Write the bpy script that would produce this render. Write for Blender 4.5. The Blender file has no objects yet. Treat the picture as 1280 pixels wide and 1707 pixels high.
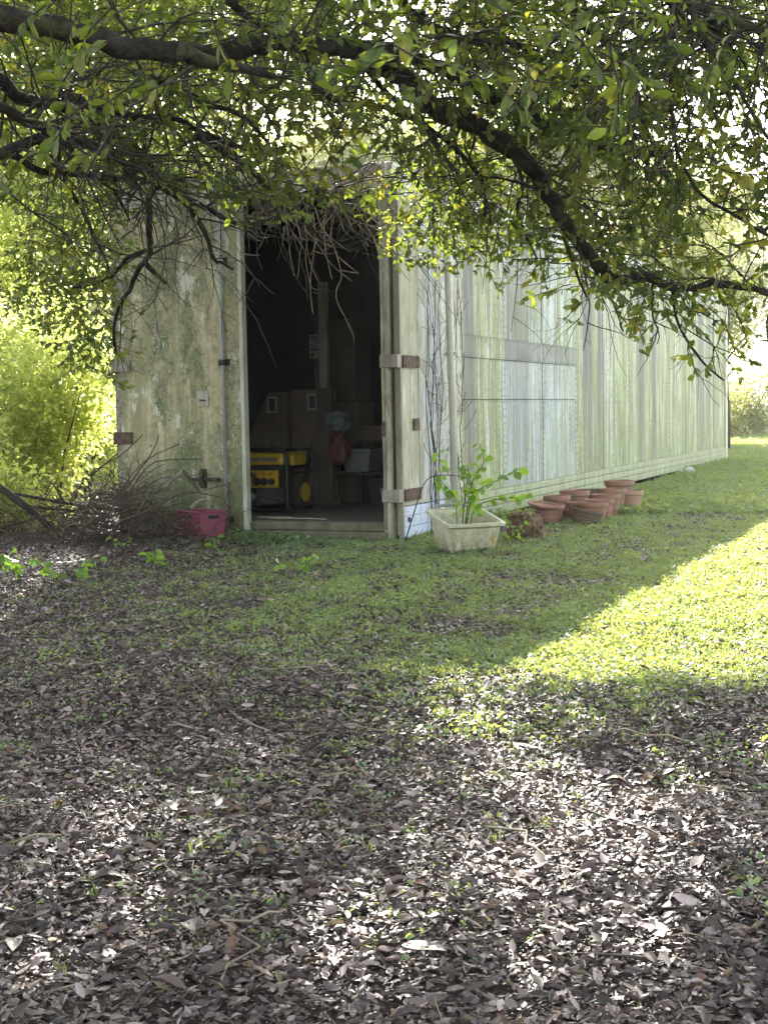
import bpy, math, random
import numpy as np
from mathutils import Vector, Matrix, Euler
rnd = random.Random(7)
rng = np.random.default_rng(11)
S = bpy.context.scene
C = S.collection

# ------------------------------------------------------------------ camera
F_PX, PITCH, ROLL, CAM_H = 2344.17, 0.0727, 0.019, 1.077
cam_right = Vector((1, 0, 0)); cam_down = Vector((0, -math.sin(PITCH), -math.cos(PITCH)))
cam_fwd = Vector((0, math.cos(PITCH), -math.sin(PITCH)))
r2 = cam_right * math.cos(ROLL) + cam_down * math.sin(ROLL)
d2 = -cam_right * math.sin(ROLL) + cam_down * math.cos(ROLL)
cam = bpy.data.cameras.new('camera'); co = bpy.data.objects.new('camera', cam); C.objects.link(co)
m = Matrix((r2, -d2, -cam_fwd)).transposed().to_4x4(); m.translation = Vector((0, 0, CAM_H))
co.matrix_world = m
cam.sensor_fit = 'VERTICAL'; cam.sensor_height = 36; cam.lens = F_PX / 1707 * 36
cam.clip_start = 0.05; cam.clip_end = 2000
S.camera = co

# ------------------------------------------------------------------ light
SUN_EL, SUN_AZ = math.radians(27.5), math.radians(-3.5)
w = bpy.data.worlds.new('World'); S.world = w; w.use_nodes = True
nt = w.node_tree; nt.nodes.clear()
sky = nt.nodes.new('ShaderNodeTexSky'); sky.sky_type = 'NISHITA'; sky.sun_disc = False
sky.sun_elevation = SUN_EL; sky.sun_rotation = SUN_AZ
sky.air_density = 1.0; sky.dust_density = 2.0; sky.ozone_density = 1.0
bg = nt.nodes.new('ShaderNodeBackground'); bg.inputs[1].default_value = 0.108
wo = nt.nodes.new('ShaderNodeOutputWorld')
hsv = nt.nodes.new('ShaderNodeHueSaturation'); hsv.inputs['Saturation'].default_value = .5; nt.links.new(sky.outputs[0], hsv.inputs['Color']); nt.links.new(hsv.outputs[0], bg.inputs[0]); nt.links.new(bg.outputs[0], wo.inputs[0])
sun = bpy.data.lights.new('sun', 'SUN'); sun.energy = 4.8; sun.angle = math.radians(0.5); sun.color = (1, .95, .86)
so = bpy.data.objects.new('sun', sun); C.objects.link(so)
sun_dir = Vector((math.sin(SUN_AZ) * math.cos(SUN_EL), math.cos(SUN_AZ) * math.cos(SUN_EL), math.sin(SUN_EL)))
so.rotation_euler = (-sun_dir).to_track_quat('-Z', 'Y').to_euler()
so.location = (0, 20, 20)
S.view_settings.view_transform = 'Standard'; S.view_settings.look = 'None'
S.view_settings.gamma = 1; S.view_settings.use_curve_mapping = False
S.view_settings.exposure = 2.88
S.cycles.max_bounces = 8; S.cycles.diffuse_bounces = 4; S.cycles.transmission_bounces = 4
S.cycles.transparent_max_bounces = 8; S.cycles.use_denoising = True

# ------------------------------------------------------------------ helpers
def at(px, py, Y):
    """world point seen at a photograph pixel, at forward distance Y"""
    a = (px - 640) / F_PX; b = (py - 853.5) / F_PX
    v = cam_fwd + r2 * a + d2 * b
    return Vector((0, 0, CAM_H)) + v * (Y / v.y)

TH = 0.4038; CX, CY = 0.0649, 11.4183          # the trailer's near right corner and heading
TW, TL, THt = 2.59, 16.15, 3.06
SD = Vector((math.sin(TH), math.cos(TH), 0)); RD = Vector((math.cos(TH), -math.sin(TH), 0))
def loc2w(x, y, z=0): return Vector((CX, CY, 0)) + RD * x + SD * y + Vector((0, 0, z))
def w2loc(x, y):
    dx = x - CX; dy = y - CY
    return dx * RD.x + dy * RD.y, dx * SD.x + dy * SD.y

def sstep(a, b, x):
    t = np.clip((x - a) / (b - a), 0, 1); return t * t * (3 - 2 * t)
_ph = rng.uniform(0, 6.28, (14, 2)); _fr = rng.normal(0, 1, (14, 2))
def noise2(x, y, s=1.0, k=0):
    o = 0
    for i in range(7):
        j = (i + k * 5) % 14
        o = o + np.sin((_fr[j, 0] * x + _fr[j, 1] * y) * s * (1 + .35 * i) + _ph[j, 0] + k)
    return o / 7 * 1.6
def hgt(x, y):
    x = np.asarray(x, float); y = np.asarray(y, float)
    h = .018 * noise2(x, y, 1.1) + .01 * noise2(x, y, 3.2, 1)
    dx = x - CX; dy = y - CY
    lx = dx * RD.x + dy * RD.y; ly = dx * SD.x + dy * SD.y
    under = sstep(-3.2, -2.6, lx) * (1 - sstep(.2, .9, lx)) * sstep(-.5, 0, ly) * (1 - sstep(16, 17, ly))
    h = h * (1 - under)
    dip = np.exp(-((lx + .1) / .4) ** 2) * (np.exp(-((ly - 8.6) / 2.2) ** 2) * .11 + np.exp(-((ly - 3.3) / .7) ** 2) * .08)
    front = sstep(-3.2, -2.4, lx) * (1 - sstep(-1.5, -.9, lx)) * np.exp(-((ly + .45) / .5) ** 2) * .05
    return h - dip + front

def new_mat(name):
    m = bpy.data.materials.new(name); m.use_nodes = True
    t = m.node_tree; t.nodes.clear()
    return m, t
class NB:
    """small node builder"""
    def __init__(s, name):
        s.m, s.t = new_mat(name)
    def n(s, typ, ins=None, **kw):
        nd = s.t.nodes.new(typ)
        for k, v in kw.items(): setattr(nd, k, v)
        for k, v in (ins or {}).items(): s.put(nd.inputs[k], v)
        return nd
    def put(s, sock, v):
        if isinstance(v, bpy.types.NodeSocket): s.t.links.new(v, sock)
        elif isinstance(v, bpy.types.Node): s.t.links.new(v.outputs[0], sock)
        else:
            if sock.type == 'RGBA' and len(v) == 3: v = (*v, 1)
            sock.default_value = v
    def math(s, op, a, b=0, c=None, clamp=False):
        nd = s.n('ShaderNodeMath', operation=op, use_clamp=clamp)
        s.put(nd.inputs[0], a); s.put(nd.inputs[1], b)
        if c is not None: s.put(nd.inputs[2], c)
        return nd.outputs[0]
    def mix(s, f, a, b, blend='MIX'):
        nd = s.n('ShaderNodeMix', data_type='RGBA', blend_type=blend)
        s.put(nd.inputs[0], f); s.put(nd.inputs[6], a); s.put(nd.inputs[7], b)
        return nd.outputs[2]
    def obj(s):
        return s.n('ShaderNodeTexCoord').outputs['Object']
    def mapped(s, vec, scale=(1, 1, 1), loc=(0, 0, 0)):
        return s.n('ShaderNodeMapping', {'Vector': vec, 'Scale': scale, 'Location': loc}).outputs[0]
    def noise(s, vec, scale=5, detail=4, rough=.55, dist=0):
        return s.n('ShaderNodeTexNoise', {'Vector': vec, 'Scale': scale, 'Detail': detail, 'Roughness': rough, 'Distortion': dist}).outputs[0]
    def ramp(s, fac, stops, interp='LINEAR'):
        nd = s.n('ShaderNodeValToRGB', {'Fac': fac}); cr = nd.color_ramp; cr.interpolation = interp
        while len(cr.elements) < len(stops): cr.elements.new(1.0)
        for e, (p, c) in zip(cr.elements, stops):
            e.position = p
            e.color = (c, c, c, 1) if not hasattr(c, '__len__') else (*c, 1)
        return nd.outputs[0]
    def bump(s, h, strength=.3, dist=.01):
        return s.n('ShaderNodeBump', {'Height': h, 'Strength': strength, 'Distance': dist}).outputs[0]
    def principled(s, col, rough=.6, metal=0, normal=None, spec=.5):
        p = s.n('ShaderNodeBsdfPrincipled', {'Base Color': col, 'Roughness': rough, 'Metallic': metal, 'Specular IOR Level': spec})
        if normal is not None: s.put(p.inputs['Normal'], normal)
        return p
    def out(s, sh):
        o = s.n('ShaderNodeOutputMaterial'); s.put(o.inputs[0], sh); return s.m
def plain(name, col, rough=.6, metal=0, var=.25, scale=12, bump=.15, col2=None):
    b = NB(name); v = b.obj(); f = b.noise(v, scale, 5)
    c2 = col2 or tuple(c * (1 - var * 1.6) for c in col)
    c = b.mix(b.ramp(f, [(.35, 0), (.68, 1)]), col, c2)
    return b.out(b.principled(c, rough, metal, b.bump(b.noise(v, scale * 4, 3), bump, .004)))

class MB:
    def __init__(s): s.v = []; s.f = []
    def add(s, vs, fs):
        o = len(s.v); s.v += [tuple(v) for v in vs]; s.f += [tuple(i + o for i in f) for f in fs]; return s
    def box(s, x0, x1, y0, y1, z0, z1):
        vs = [(x, y, z) for z in (z0, z1) for y in (y0, y1) for x in (x0, x1)]
        return s.add(vs, [(0, 2, 3, 1), (4, 5, 7, 6), (0, 1, 5, 4), (2, 6, 7, 3), (0, 4, 6, 2), (1, 3, 7, 5)])
    def obox(s, c, size, rot):
        M = Euler(rot).to_matrix(); h = [d / 2 for d in size]
        vs = [Vector(c) + M @ Vector((x * h[0], y * h[1], z * h[2])) for z in (-1, 1) for y in (-1, 1) for x in (-1, 1)]
        return s.add(vs, [(0, 2, 3, 1), (4, 5, 7, 6), (0, 1, 5, 4), (2, 6, 7, 3), (0, 4, 6, 2), (1, 3, 7, 5)])
    def hexa(s, b, t):      # 4 bottom, 4 top corners, counter-clockwise
        return s.add(list(b) + list(t), [(3, 2, 1, 0), (4, 5, 6, 7), (0, 1, 5, 4), (1, 2, 6, 5), (2, 3, 7, 6), (3, 0, 4, 7)])
    def tube(s, pts, rad, n=6, caps=True):
        pts = [Vector(p) for p in pts]; N = len(pts)
        if not hasattr(rad, '__len__'): rad = [rad] * N
        up = Vector((.31, .17, .93)).normalized(); vs = []; 
        t0 = (pts[1] - pts[0]).normalized()
        a = t0.cross(up); a = a.normalized() if a.length > 1e-3 else Vector((1, 0, 0))
        for i, p in enumerate(pts):
            t = (pts[min(i + 1, N - 1)] - pts[max(i - 1, 0)]).normalized()
            a = (a - t * a.dot(t)); a = a.normalized() if a.length > 1e-6 else t.orthogonal().normalized()
            b = t.cross(a)
            for k in range(n):
                an = 2 * math.pi * k / n; vs.append(p + (a * math.cos(an) + b * math.sin(an)) * rad[i])
        fs = [(i * n + k, i * n + (k + 1) % n, (i + 1) * n + (k + 1) % n, (i + 1) * n + k) for i in range(N - 1) for k in range(n)]
        if caps: fs += [tuple(range(n))[::-1], tuple((N - 1) * n + k for k in range(n))]
        return s.add(vs, fs)
    def lathe(s, prof, n=24, M=None):
        M = M or Matrix.Identity(4); vs = []
        for r, z in prof:
            for k in range(n):
                a = 2 * math.pi * k / n; vs.append(M @ Vector((r * math.cos(a), r * math.sin(a), z)))
        P = len(prof)
        fs = [(i * n + k, i * n + (k + 1) % n, (i + 1) * n + (k + 1) % n, (i + 1) * n + k) for i in range(P - 1) for k in range(n)]
        fs += [tuple(range(n))[::-1], tuple((P - 1) * n + k for k in range(n))]
        return s.add(vs, fs)
    def mesh(s, name, mat=None, smooth=False):
        me = bpy.data.meshes.new(name); me.from_pydata(s.v, [], s.f)
        if smooth: me.polygons.foreach_set('use_smooth', [True] * len(me.polygons))
        if mat: me.materials.append(mat)
        me.validate(); me.update(); return me
    def build(s, name, mat, parent=None, smooth=False, bevel=0, loc=None, rot=None, stuff=False):
        o = bpy.data.objects.new(name, s.mesh(name, mat, smooth)); C.objects.link(o)
        if parent: o.parent = parent
        if loc: o.location = loc
        if rot: o.rotation_euler = rot
        if bevel:
            md = o.modifiers.new('bevel', 'BEVEL'); md.width = bevel; md.segments = 2; md.limit_method = 'ANGLE'
        if stuff: o['kind'] = 'stuff'
        return o
def inst(name, me, parent, loc=(0, 0, 0), rot=(0, 0, 0), scale=(1, 1, 1)):
    o = bpy.data.objects.new(name, me); C.objects.link(o); o.parent = parent
    o.location = loc; o.rotation_euler = rot; o.scale = scale; return o
def tag(o, label, cat, group=None):
    o['label'] = label; o['category'] = cat
    if group: o['group'] = group
    return o
def thing(name, label, cat, loc=(0, 0, 0), rz=0, group=None):
    o = bpy.data.objects.new(name, None); C.objects.link(o); o.empty_display_size = .2
    o.location = loc; o.rotation_euler = (0, 0, rz); return tag(o, label, cat, group)

# -- scatter: one object whose geometry nodes place templates on points
def scatter(name, pts, rots, scls, templates, parent=None, kind='stuff'):
    n = len(pts)
    me = bpy.data.meshes.new(name); me.vertices.add(n)
    me.vertices.foreach_set('co', np.asarray(pts, np.float32).ravel())
    a = me.attributes.new('rot', 'FLOAT_VECTOR', 'POINT'); a.data.foreach_set('vector', np.asarray(rots, np.float32).ravel())
    a = me.attributes.new('scl', 'FLOAT', 'POINT'); a.data.foreach_set('value', np.asarray(scls, np.float32).ravel())
    a = me.attributes.new('idx', 'INT', 'POINT'); a.data.foreach_set('value', rng.integers(0, len(templates.objects), n).astype(np.int32))
    o = bpy.data.objects.new(name, me); C.objects.link(o)
    if parent: o.parent = parent
    g = bpy.data.node_groups.new(name + '_scatter', 'GeometryNodeTree')
    g.interface.new_socket('Geometry', in_out='INPUT', socket_type='NodeSocketGeometry')
    g.interface.new_socket('Geometry', in_out='OUTPUT', socket_type='NodeSocketGeometry')
    N = g.nodes; L = g.links
    gi = N.new('NodeGroupInput'); go = N.new('NodeGroupOutput'); ip = N.new('GeometryNodeInstanceOnPoints')
    ci = N.new('GeometryNodeCollectionInfo'); ci.inputs[0].default_value = templates; ci.inputs[1].default_value = True; ci.inputs[2].default_value = True
    def attr(nm, ty):
        q = N.new('GeometryNodeInputNamedAttribute'); q.data_type = ty; q.inputs[0].default_value = nm; return q.outputs[0]
    er = N.new('FunctionNodeEulerToRotation'); L.new(attr('rot', 'FLOAT_VECTOR'), er.inputs[0])
    L.new(gi.outputs[0], ip.inputs['Points']); L.new(ci.outputs[0], ip.inputs['Instance'])
    ip.inputs['Pick Instance'].default_value = True
    L.new(attr('idx', 'INT'), ip.inputs['Instance Index']); L.new(er.outputs[0], ip.inputs['Rotation'])
    L.new(attr('scl', 'FLOAT'), ip.inputs['Scale']); L.new(ip.outputs[0], go.inputs[0])
    md = o.modifiers.new('scatter', 'NODES'); md.node_group = g
    if kind: o['kind'] = kind
    return o
def template_coll(name, meshes):
    c = bpy.data.collections.new(name)
    for i, me in enumerate(meshes): c.objects.link(bpy.data.objects.new('%s_%s' % (name, chr(97 + i)), me))
    return c

# ------------------------------------------------------------------ materials
# trailer side: streaked aluminium sheet. Stops run along the trailer's length (y, metres)
def side_material():
    b = NB('streaked_side_sheet'); v = b.obj()
    xyz = b.n('ShaderNodeSeparateXYZ', {0: v}); y, z = xyz.outputs[1], xyz.outputs[2]
    wob = b.noise(b.mapped(v, (1, 6, .5)), 1.0, 3)
    yy = b.math('ADD', y, b.math('MULTIPLY', b.math('SUBTRACT', wob, .5), .16))
    T = b.math('DIVIDE', yy, 16.2)
    P = lambda t: t / 16.2
    pale = (.54, .57, .35); mint = (.49, .60, .45); green = (.33, .38, .10); blue = (.50, .56, .62); yel = (.45, .43, .19); grey = (.31, .29, .24)
    hue = b.ramp(T, [(P(0), yel), (P(1.5), grey), (P(1.75), yel), (P(2.1), grey), (P(2.2), green), (P(2.45), pale), (P(2.8), green),
                     (P(3.1), blue), (P(3.6), pale), (P(4.2), blue), (P(5.3), mint), (P(5.6), blue), (P(5.75), green), (P(6.1), yel),
                     (P(6.5), green), (P(6.9), grey), (P(7.0), mint), (P(7.6), pale), (P(7.9), green), (P(8.25), yel), (P(8.5), mint), (P(9.3), green),
                     (P(10.), pale), (P(10.8), green), (P(11.5), pale), (P(12.2), green), (P(13.), yel), (P(14.2), green), (P(15.2), green), (P(15.9), yel)])
    s1 = b.noise(b.mapped(v, (1, 3.2, .22)), 1.5, 6, .62, .25)
    s2 = b.noise(b.mapped(v, (1, 14, .6), (0, 3, 0)), 1.4, 6, .74, .3)
    s3 = b.noise(b.mapped(v, (1, 6.5, .3), (0, 7, 2)), 1.5, 6, .68, .3)
    c = b.mix(b.ramp(s1, [(.45, 0), (.53, .9)]), hue, (.23, .28, .07))
    c = b.mix(b.ramp(s3, [(.53, 0), (.58, .8)]), c, (.68, .71, .62))
    c = b.mix(b.ramp(s2, [(.50, 0), (.57, .85)]), c, (.13, .12, .085))
    alg = b.noise(b.mapped(v, (1, 2.2, 1.0), (0, 2, 6)), 1.3, 8, .74, .5)
    c = b.mix(b.ramp(alg, [(.50, 0), (.58, .6)]), c, b.mix(b.noise(v, 30, 5, .8), (.20, .25, .06), (.36, .41, .17)))
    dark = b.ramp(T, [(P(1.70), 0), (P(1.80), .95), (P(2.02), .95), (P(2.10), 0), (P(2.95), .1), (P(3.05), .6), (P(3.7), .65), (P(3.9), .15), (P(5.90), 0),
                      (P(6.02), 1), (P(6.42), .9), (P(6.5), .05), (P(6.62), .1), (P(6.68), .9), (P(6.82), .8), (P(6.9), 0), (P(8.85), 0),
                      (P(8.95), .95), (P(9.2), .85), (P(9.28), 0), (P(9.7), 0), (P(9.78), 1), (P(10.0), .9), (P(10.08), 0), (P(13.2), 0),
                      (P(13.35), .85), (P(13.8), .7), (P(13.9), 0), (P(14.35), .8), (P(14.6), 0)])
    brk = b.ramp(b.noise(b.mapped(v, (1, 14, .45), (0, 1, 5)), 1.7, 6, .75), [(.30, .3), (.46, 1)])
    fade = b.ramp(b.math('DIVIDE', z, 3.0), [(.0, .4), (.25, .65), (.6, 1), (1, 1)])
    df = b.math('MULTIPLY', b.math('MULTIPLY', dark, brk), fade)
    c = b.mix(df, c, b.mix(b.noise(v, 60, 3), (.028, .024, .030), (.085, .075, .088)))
    # green growth near the foot, fine speckle, pale scuffs
    foot = b.math('MULTIPLY', b.ramp(b.math('DIVIDE', z, 3.0), [(.05, .8), (.3, 0)]), b.ramp(b.noise(b.mapped(v, (1, 3, 3)), 2, 5), [(.4, 0), (.65, 1)]))
    c = b.mix(foot, c, (.30, .36, .12))
    c = b.mix(b.math('MULTIPLY', b.ramp(b.noise(b.mapped(v, (1, 1.6, 1)), 22, 8, .85), [(.48, 0), (.57, .85)]), b.ramp(b.noise(v, 1.7, 5, .7), [(.38, .15), (.55, 1)])), c, (.11, .105, .075))
    c = b.mix(b.ramp(b.noise(v, 7, 6, .7), [(.66, 0), (.72, .6)]), c, (.75, .78, .72))
    zz = b.math('ADD', z, b.math('MULTIPLY', wob, .04))
    inpatch = b.math('MULTIPLY', b.math('MULTIPLY', b.math('GREATER_THAN', y, 2.93), b.math('LESS_THAN', y, 5.62)), b.math('LESS_THAN', z, 1.55))
    c = b.mix(b.math('MULTIPLY', inpatch, b.ramp(s3, [(.35, .55), (.55, .12)])), c, (.38, .41, .52))
    band = b.math('MULTIPLY', b.math('MULTIPLY', b.math('GREATER_THAN', y, 2.93), b.math('LESS_THAN', y, 5.62)), b.math('MULTIPLY', b.math('GREATER_THAN', z, 1.55), b.math('LESS_THAN', z, 1.753)))
    c = b.mix(b.math('MULTIPLY', band, b.ramp(s2, [(.42, .95), (.55, .15)])), c, (.09, .085, .10))
    h = b.math('ADD', b.noise(b.mapped(v, (1, 60, .6)), 1, 3), b.math('MULTIPLY', b.noise(v, 1.1, 2), 3))
    return b.out(b.principled(c, b.ramp(s2, [(.3, .42), (.7, .7)]), 0, b.bump(h, .25, .02)))
M_side = side_material()

def door_material(name='mouldy_door_sheet', seed=0., gr=1.0):
    b = NB(name); v0 = b.obj(); v = b.mapped(v0, loc=(seed, 0, seed))
    xyz = b.n('ShaderNodeSeparateXYZ', {0: v0})
    x, z = xyz.outputs[0], xyz.outputs[2]
    big = b.noise(b.mapped(v, (1.3, 1, .55)), 1.5, 6, .6, .3)
    st = b.noise(b.mapped(v, (9, 9, .6)), 1.5, 5, .65)
    fine = b.noise(v, 28, 7, .75)
    c = b.mix(b.ramp(st, [(.42, 0), (.56, 1)]), (.46, .40, .22), (.28, .25, .12))
    cx = b.math('ABSOLUTE', b.math('ADD', x, 2.02))
    mid = b.ramp(cx, [(.15, 1), (.5, .45)])
    blot = b.noise(b.mapped(v, (1.6, 1, .8), (3, 0, 1)), 3.2, 9, .78, .4)
    gm = b.math('MULTIPLY', b.ramp(b.math('ADD', b.math('MULTIPLY', big, .6), b.math('MULTIPLY', blot, .4)), [(.455, 0), (.525, 1)]), mid)
    gm = b.math('MULTIPLY', gm, 1.0 * gr)
    c = b.mix(gm, c, b.mix(b.ramp(fine, [(.4, 0), (.6, 1)]), (.055, .075, .018), (.16, .18, .05)))
    c = b.mix(b.math('MULTIPLY', b.ramp(b.noise(v, 17, 9, .85), [(.50, 0), (.57, .85)]), b.ramp(big, [(.38, .3), (.52, 1)])), c, (.09, .09, .04))
    c = b.mix(b.ramp(b.noise(b.mapped(v, (2.2, 1, 1.3)), 2.6, 9, .8), [(.56, 0), (.60, .9)]), c, (.56, .54, .42))
    c = b.mix(b.math('MULTIPLY', b.ramp(b.noise(v, 48, 6, .85), [(.55, 0), (.62, .85)]), b.ramp(blot, [(.44, 0), (.54, 1)])), c, (.60, .59, .45))
    low = b.math('MULTIPLY', b.ramp(z, [(.1, 1), (.95, 0)]), b.ramp(b.noise(v, 4, 8, .8), [(.38, 0), (.52, 1)]))
    c = b.mix(low, c, (.09, .105, .04))
    # ghost of an old round letter
    d = b.n('ShaderNodeVectorMath', {0: v0, 1: (-1.415, 0, 1.70)}, operation='SUBTRACT').outputs[0]
    d = b.n('ShaderNodeVectorMath', {0: d, 1: (1, 0, .8)}, operation='MULTIPLY').outputs[0]
    r = b.n('ShaderNodeVectorMath', {0: d}, operation='LENGTH').outputs[1]
    ring = b.ramp(b.math('ABSOLUTE', b.math('SUBTRACT', r, .030)), [(.003, .6), (.010, 0)])
    c = b.mix(ring, c, (.16, .15, .09))
    return b.out(b.principled(c, .62, 0, b.bump(b.math('ADD', fine, b.math('MULTIPLY', big, 2)), .3, .006)))
M_door = door_material()
def opendoor_material():
    b = NB('weathered_open_door'); v = b.obj()
    xyz = b.n('ShaderNodeSeparateXYZ', {0: v}); y, z = xyz.outputs[1], xyz.outputs[2]
    st = b.noise(b.mapped(v, (1, 16, .35)), 1.5, 6, .7); s2 = b.noise(b.mapped(v, (1, 40, 1.2)), 1.2, 5, .7)
    big = b.noise(b.mapped(v, (1, 3, .8)), 1.6, 6, .65)
    c = b.ramp(b.math('DIVIDE', b.math('ADD', y, b.math('MULTIPLY', b.math('SUBTRACT', big, .5), .25)), 1.7),
               [(.0, (.50, .50, .40)), (.06, (.44, .42, .26)), (.26, (.46, .42, .29)), (.33, (.68, .68, .68)), (.48, (.62, .66, .72)), (.62, (.60, .60, .56)),
                (.72, (.48, .47, .40)), (.82, (.56, .53, .42)), (1, (.58, .55, .42))])
    c = b.mix(b.ramp(st, [(.48, 0), (.62, .75)]), c, (.33, .29, .21))
    c = b.mix(b.ramp(s2, [(.55, 0), (.66, .8)]), c, (.20, .18, .14))
    c = b.mix(b.ramp(b.noise(b.mapped(v, (1, 12, .8), (0, 4, 1)), 1.4, 5, .7), [(.55, 0), (.62, .7)]), c, (.72, .73, .68))
    c = b.mix(b.math('MULTIPLY', b.ramp(b.noise(v, 45, 6, .8), [(.55, 0), (.62, .8)]), b.ramp(big, [(.35, .3), (.55, 1)])), c, (.20, .18, .11))
    c = b.mix(b.ramp(b.noise(b.mapped(v, (1, 4, 1.2), (0, 5, 5)), 1.8, 8, .78, .4), [(.48, 0), (.56, .7)]), c, (.25, .235, .14))
    return b.out(b.principled(c, .6, 0, b.bump(b.math('ADD', st, s2), .3, .008)))
M_open = opendoor_material()
def alu(name, col, grime, amt=.6, rough=.5):
    b = NB(name); v = b.obj()
    f = b.math('MULTIPLY', b.ramp(b.noise(b.mapped(v, (6, 6, 1.5)), 2, 7, .75), [(.45, 0), (.62, 1)]), amt)
    c = b.mix(f, col, grime)
    c = b.mix(b.ramp(b.noise(v, 55, 5, .8), [(.56, 0), (.66, .7)]), c, tuple(g * .5 for g in grime))
    return b.out(b.principled(c, rough, 0, b.bump(b.noise(v, 50, 5, .7), .2, .004)))
M_rail = alu('grimy_green_rail', (.36, .39, .21), (.17, .19, .08), .9)
M_rail2 = alu('pale_rail', (.60, .64, .58), (.34, .38, .20), .6)
M_post = alu('tan_corner_post', (.55, .50, .36), (.33, .34, .16), .6)
M_jamb = alu('stained_jamb', (.40, .37, .27), (.15, .12, .08), .9)
M_trim = alu('aluminium_trim', (.50, .49, .40), (.24, .24, .12), .6)
M_rod = alu('dull_steel_rod', (.30, .31, .30), (.16, .14, .10), .5, .45)
M_kick = alu('blue_white_plate', (.60, .66, .76), (.30, .32, .34), .6)
M_whiteleaf = alu('old_white_leaf', (.26, .23, .18), (.15, .10, .065), .9)
M_gutter = alu('cream_pipe_plastic', (.66, .64, .52), (.38, .36, .24), .6)
M_rust = plain('rusted_steel', (.16, .09, .055), .8, .2, .5, 30, .4, (.05, .035, .03))
M_paleRust = plain('grey_rusted_hinge', (.30, .27, .20), .7, .1, .4, 25, .3, (.12, .10, .07))
M_darkmetal = plain('dark_corroded_bracket', (.06, .055, .045), .7, .3, .5, 30)
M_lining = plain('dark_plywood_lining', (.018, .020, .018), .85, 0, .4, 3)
M_seam = plain('dirty_rivet_metal', (.26, .26, .20), .6, .1, .4, 20)
M_sill = plain('worn_sill_timber', (.16, .14, .09), .9, 0, .5, 9, .5, (.07, .075, .035))
M_plank = plain('old_floor_board', (.09, .075, .055), .85, 0, .5, 8, .5, (.08, .065, .045))

def leaf_material(name, c1, c2, tr=.5, tcol=None, rough=.35, spec=.5, dark=None, trans_gain=1.8):
    b = NB(name)
    r = b.n('ShaderNodeObjectInfo').outputs['Random']
    r2_ = b.math('FRACT', b.math('MULTIPLY', r, 17.3))
    c = b.mix(r, c1, c2)
    if dark: c = b.mix(b.ramp(r2_, [(.75, 0), (.95, 1)]), c, dark)
    c = b.mix(b.ramp(b.noise(b.obj(), 25, 3), [(.4, 0), (.7, .35)]), c, tuple(x * .55 for x in c1))
    p = b.principled(c, rough, 0, None, spec)
    tc = b.mix(1.0, c, (trans_gain * 1.28, trans_gain * 1.2, trans_gain * .42), 'MULTIPLY') if tcol is None else tcol
    t = b.n('ShaderNodeBsdfTranslucent', {0: tc})
    mx = b.n('ShaderNodeMixShader', {0: tr, 1: p, 2: t})
    return b.out(mx.outputs[0])
M_leaf = leaf_material('glossy_tree_leaf', (.026, .044, .012), (.062, .080, .022), .45, rough=.36, dark=(.10, .10, .03), trans_gain=4.2)
M_shrub = leaf_material('bright_shrub_leaf', (.15, .20, .05), (.27, .31, .10), .58, rough=.4, tcol=(.66, .72, .17))
M_farleaf = leaf_material('background_tree_leaf', (.11, .14, .045), (.20, .22, .08), .55, rough=.45, tcol=(.52, .53, .15))
M_grass = leaf_material('lawn_weed_leaf', (.07, .15, .08), (.24, .37, .22), .42, rough=.55, spec=.18, tcol=(.46, .49, .085))
M_blade = leaf_material('grass_blade', (.09, .18, .08), (.17, .27, .11), .45, rough=.5, tcol=(.44, .48, .09))
M_sap = leaf_material('sapling_leaf', (.10, .19, .035), (.15, .24, .05), .5, rough=.4, trans_gain=2.2)
def litter_material():
    b = NB('dry_fallen_leaf')
    r = b.n('ShaderNodeObjectInfo').outputs['Random']
    c = b.ramp(r, [(0, (.014, .007, .006)), (.32, (.042, .022, .018)), (.62, (.105, .064, .055)), (.82, (.25, .18, .16)), (.94, (.50, .39, .36)), (.965, (.20, .09, .04)), (1, (.16, .14, .06))])
    c = b.mix(b.ramp(b.noise(b.obj(), 40, 4, .7), [(.4, 0), (.7, .6)]), c, (.07, .05, .04))
    g = b.n('ShaderNodeNewGeometry').outputs['Backfacing']
    c = b.mix(b.math('MULTIPLY', g, .2), c, (.24, .205, .185))
    p = b.principled(c, b.math('ADD', b.math('MULTIPLY', r, .16), .46), 0, None, .55)
    t = b.n('ShaderNodeBsdfTranslucent', {0: c})
    return b.out(b.n('ShaderNodeMixShader', {0: .15, 1: p, 2: t}).outputs[0])
M_litter = litter_material()
def bark_material(name, c1, c2, moss=(.10, .12, .03), scale=14):
    b = NB(name); v = b.obj()
    f = b.noise(b.mapped(v, (1, 1, 1)), scale, 6, .7, .5)
    c = b.mix(b.ramp(f, [(.35, 0), (.65, 1)]), c1, c2)
    c = b.mix(b.ramp(b.noise(v, 3.5, 5, .7), [(.56, 0), (.66, .6)]), c, moss)
    return b.out(b.principled(c, .85, 0, b.bump(f, 1.0, .03), .2))
M_bark = bark_material('dark_limb_bark', (.016, .013, .011), (.060, .050, .038))
M_twig = plain('thin_twig_bark', (.06, .047, .035), .85, 0, .5, 20)
M_dead = plain('dead_pale_twig', (.33, .26, .17), .85, 0, .5, 15, .3, (.10, .08, .06))
M_vine = plain('dark_vine_stem', (.07, .055, .04), .85, 0, .4, 20)
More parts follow.
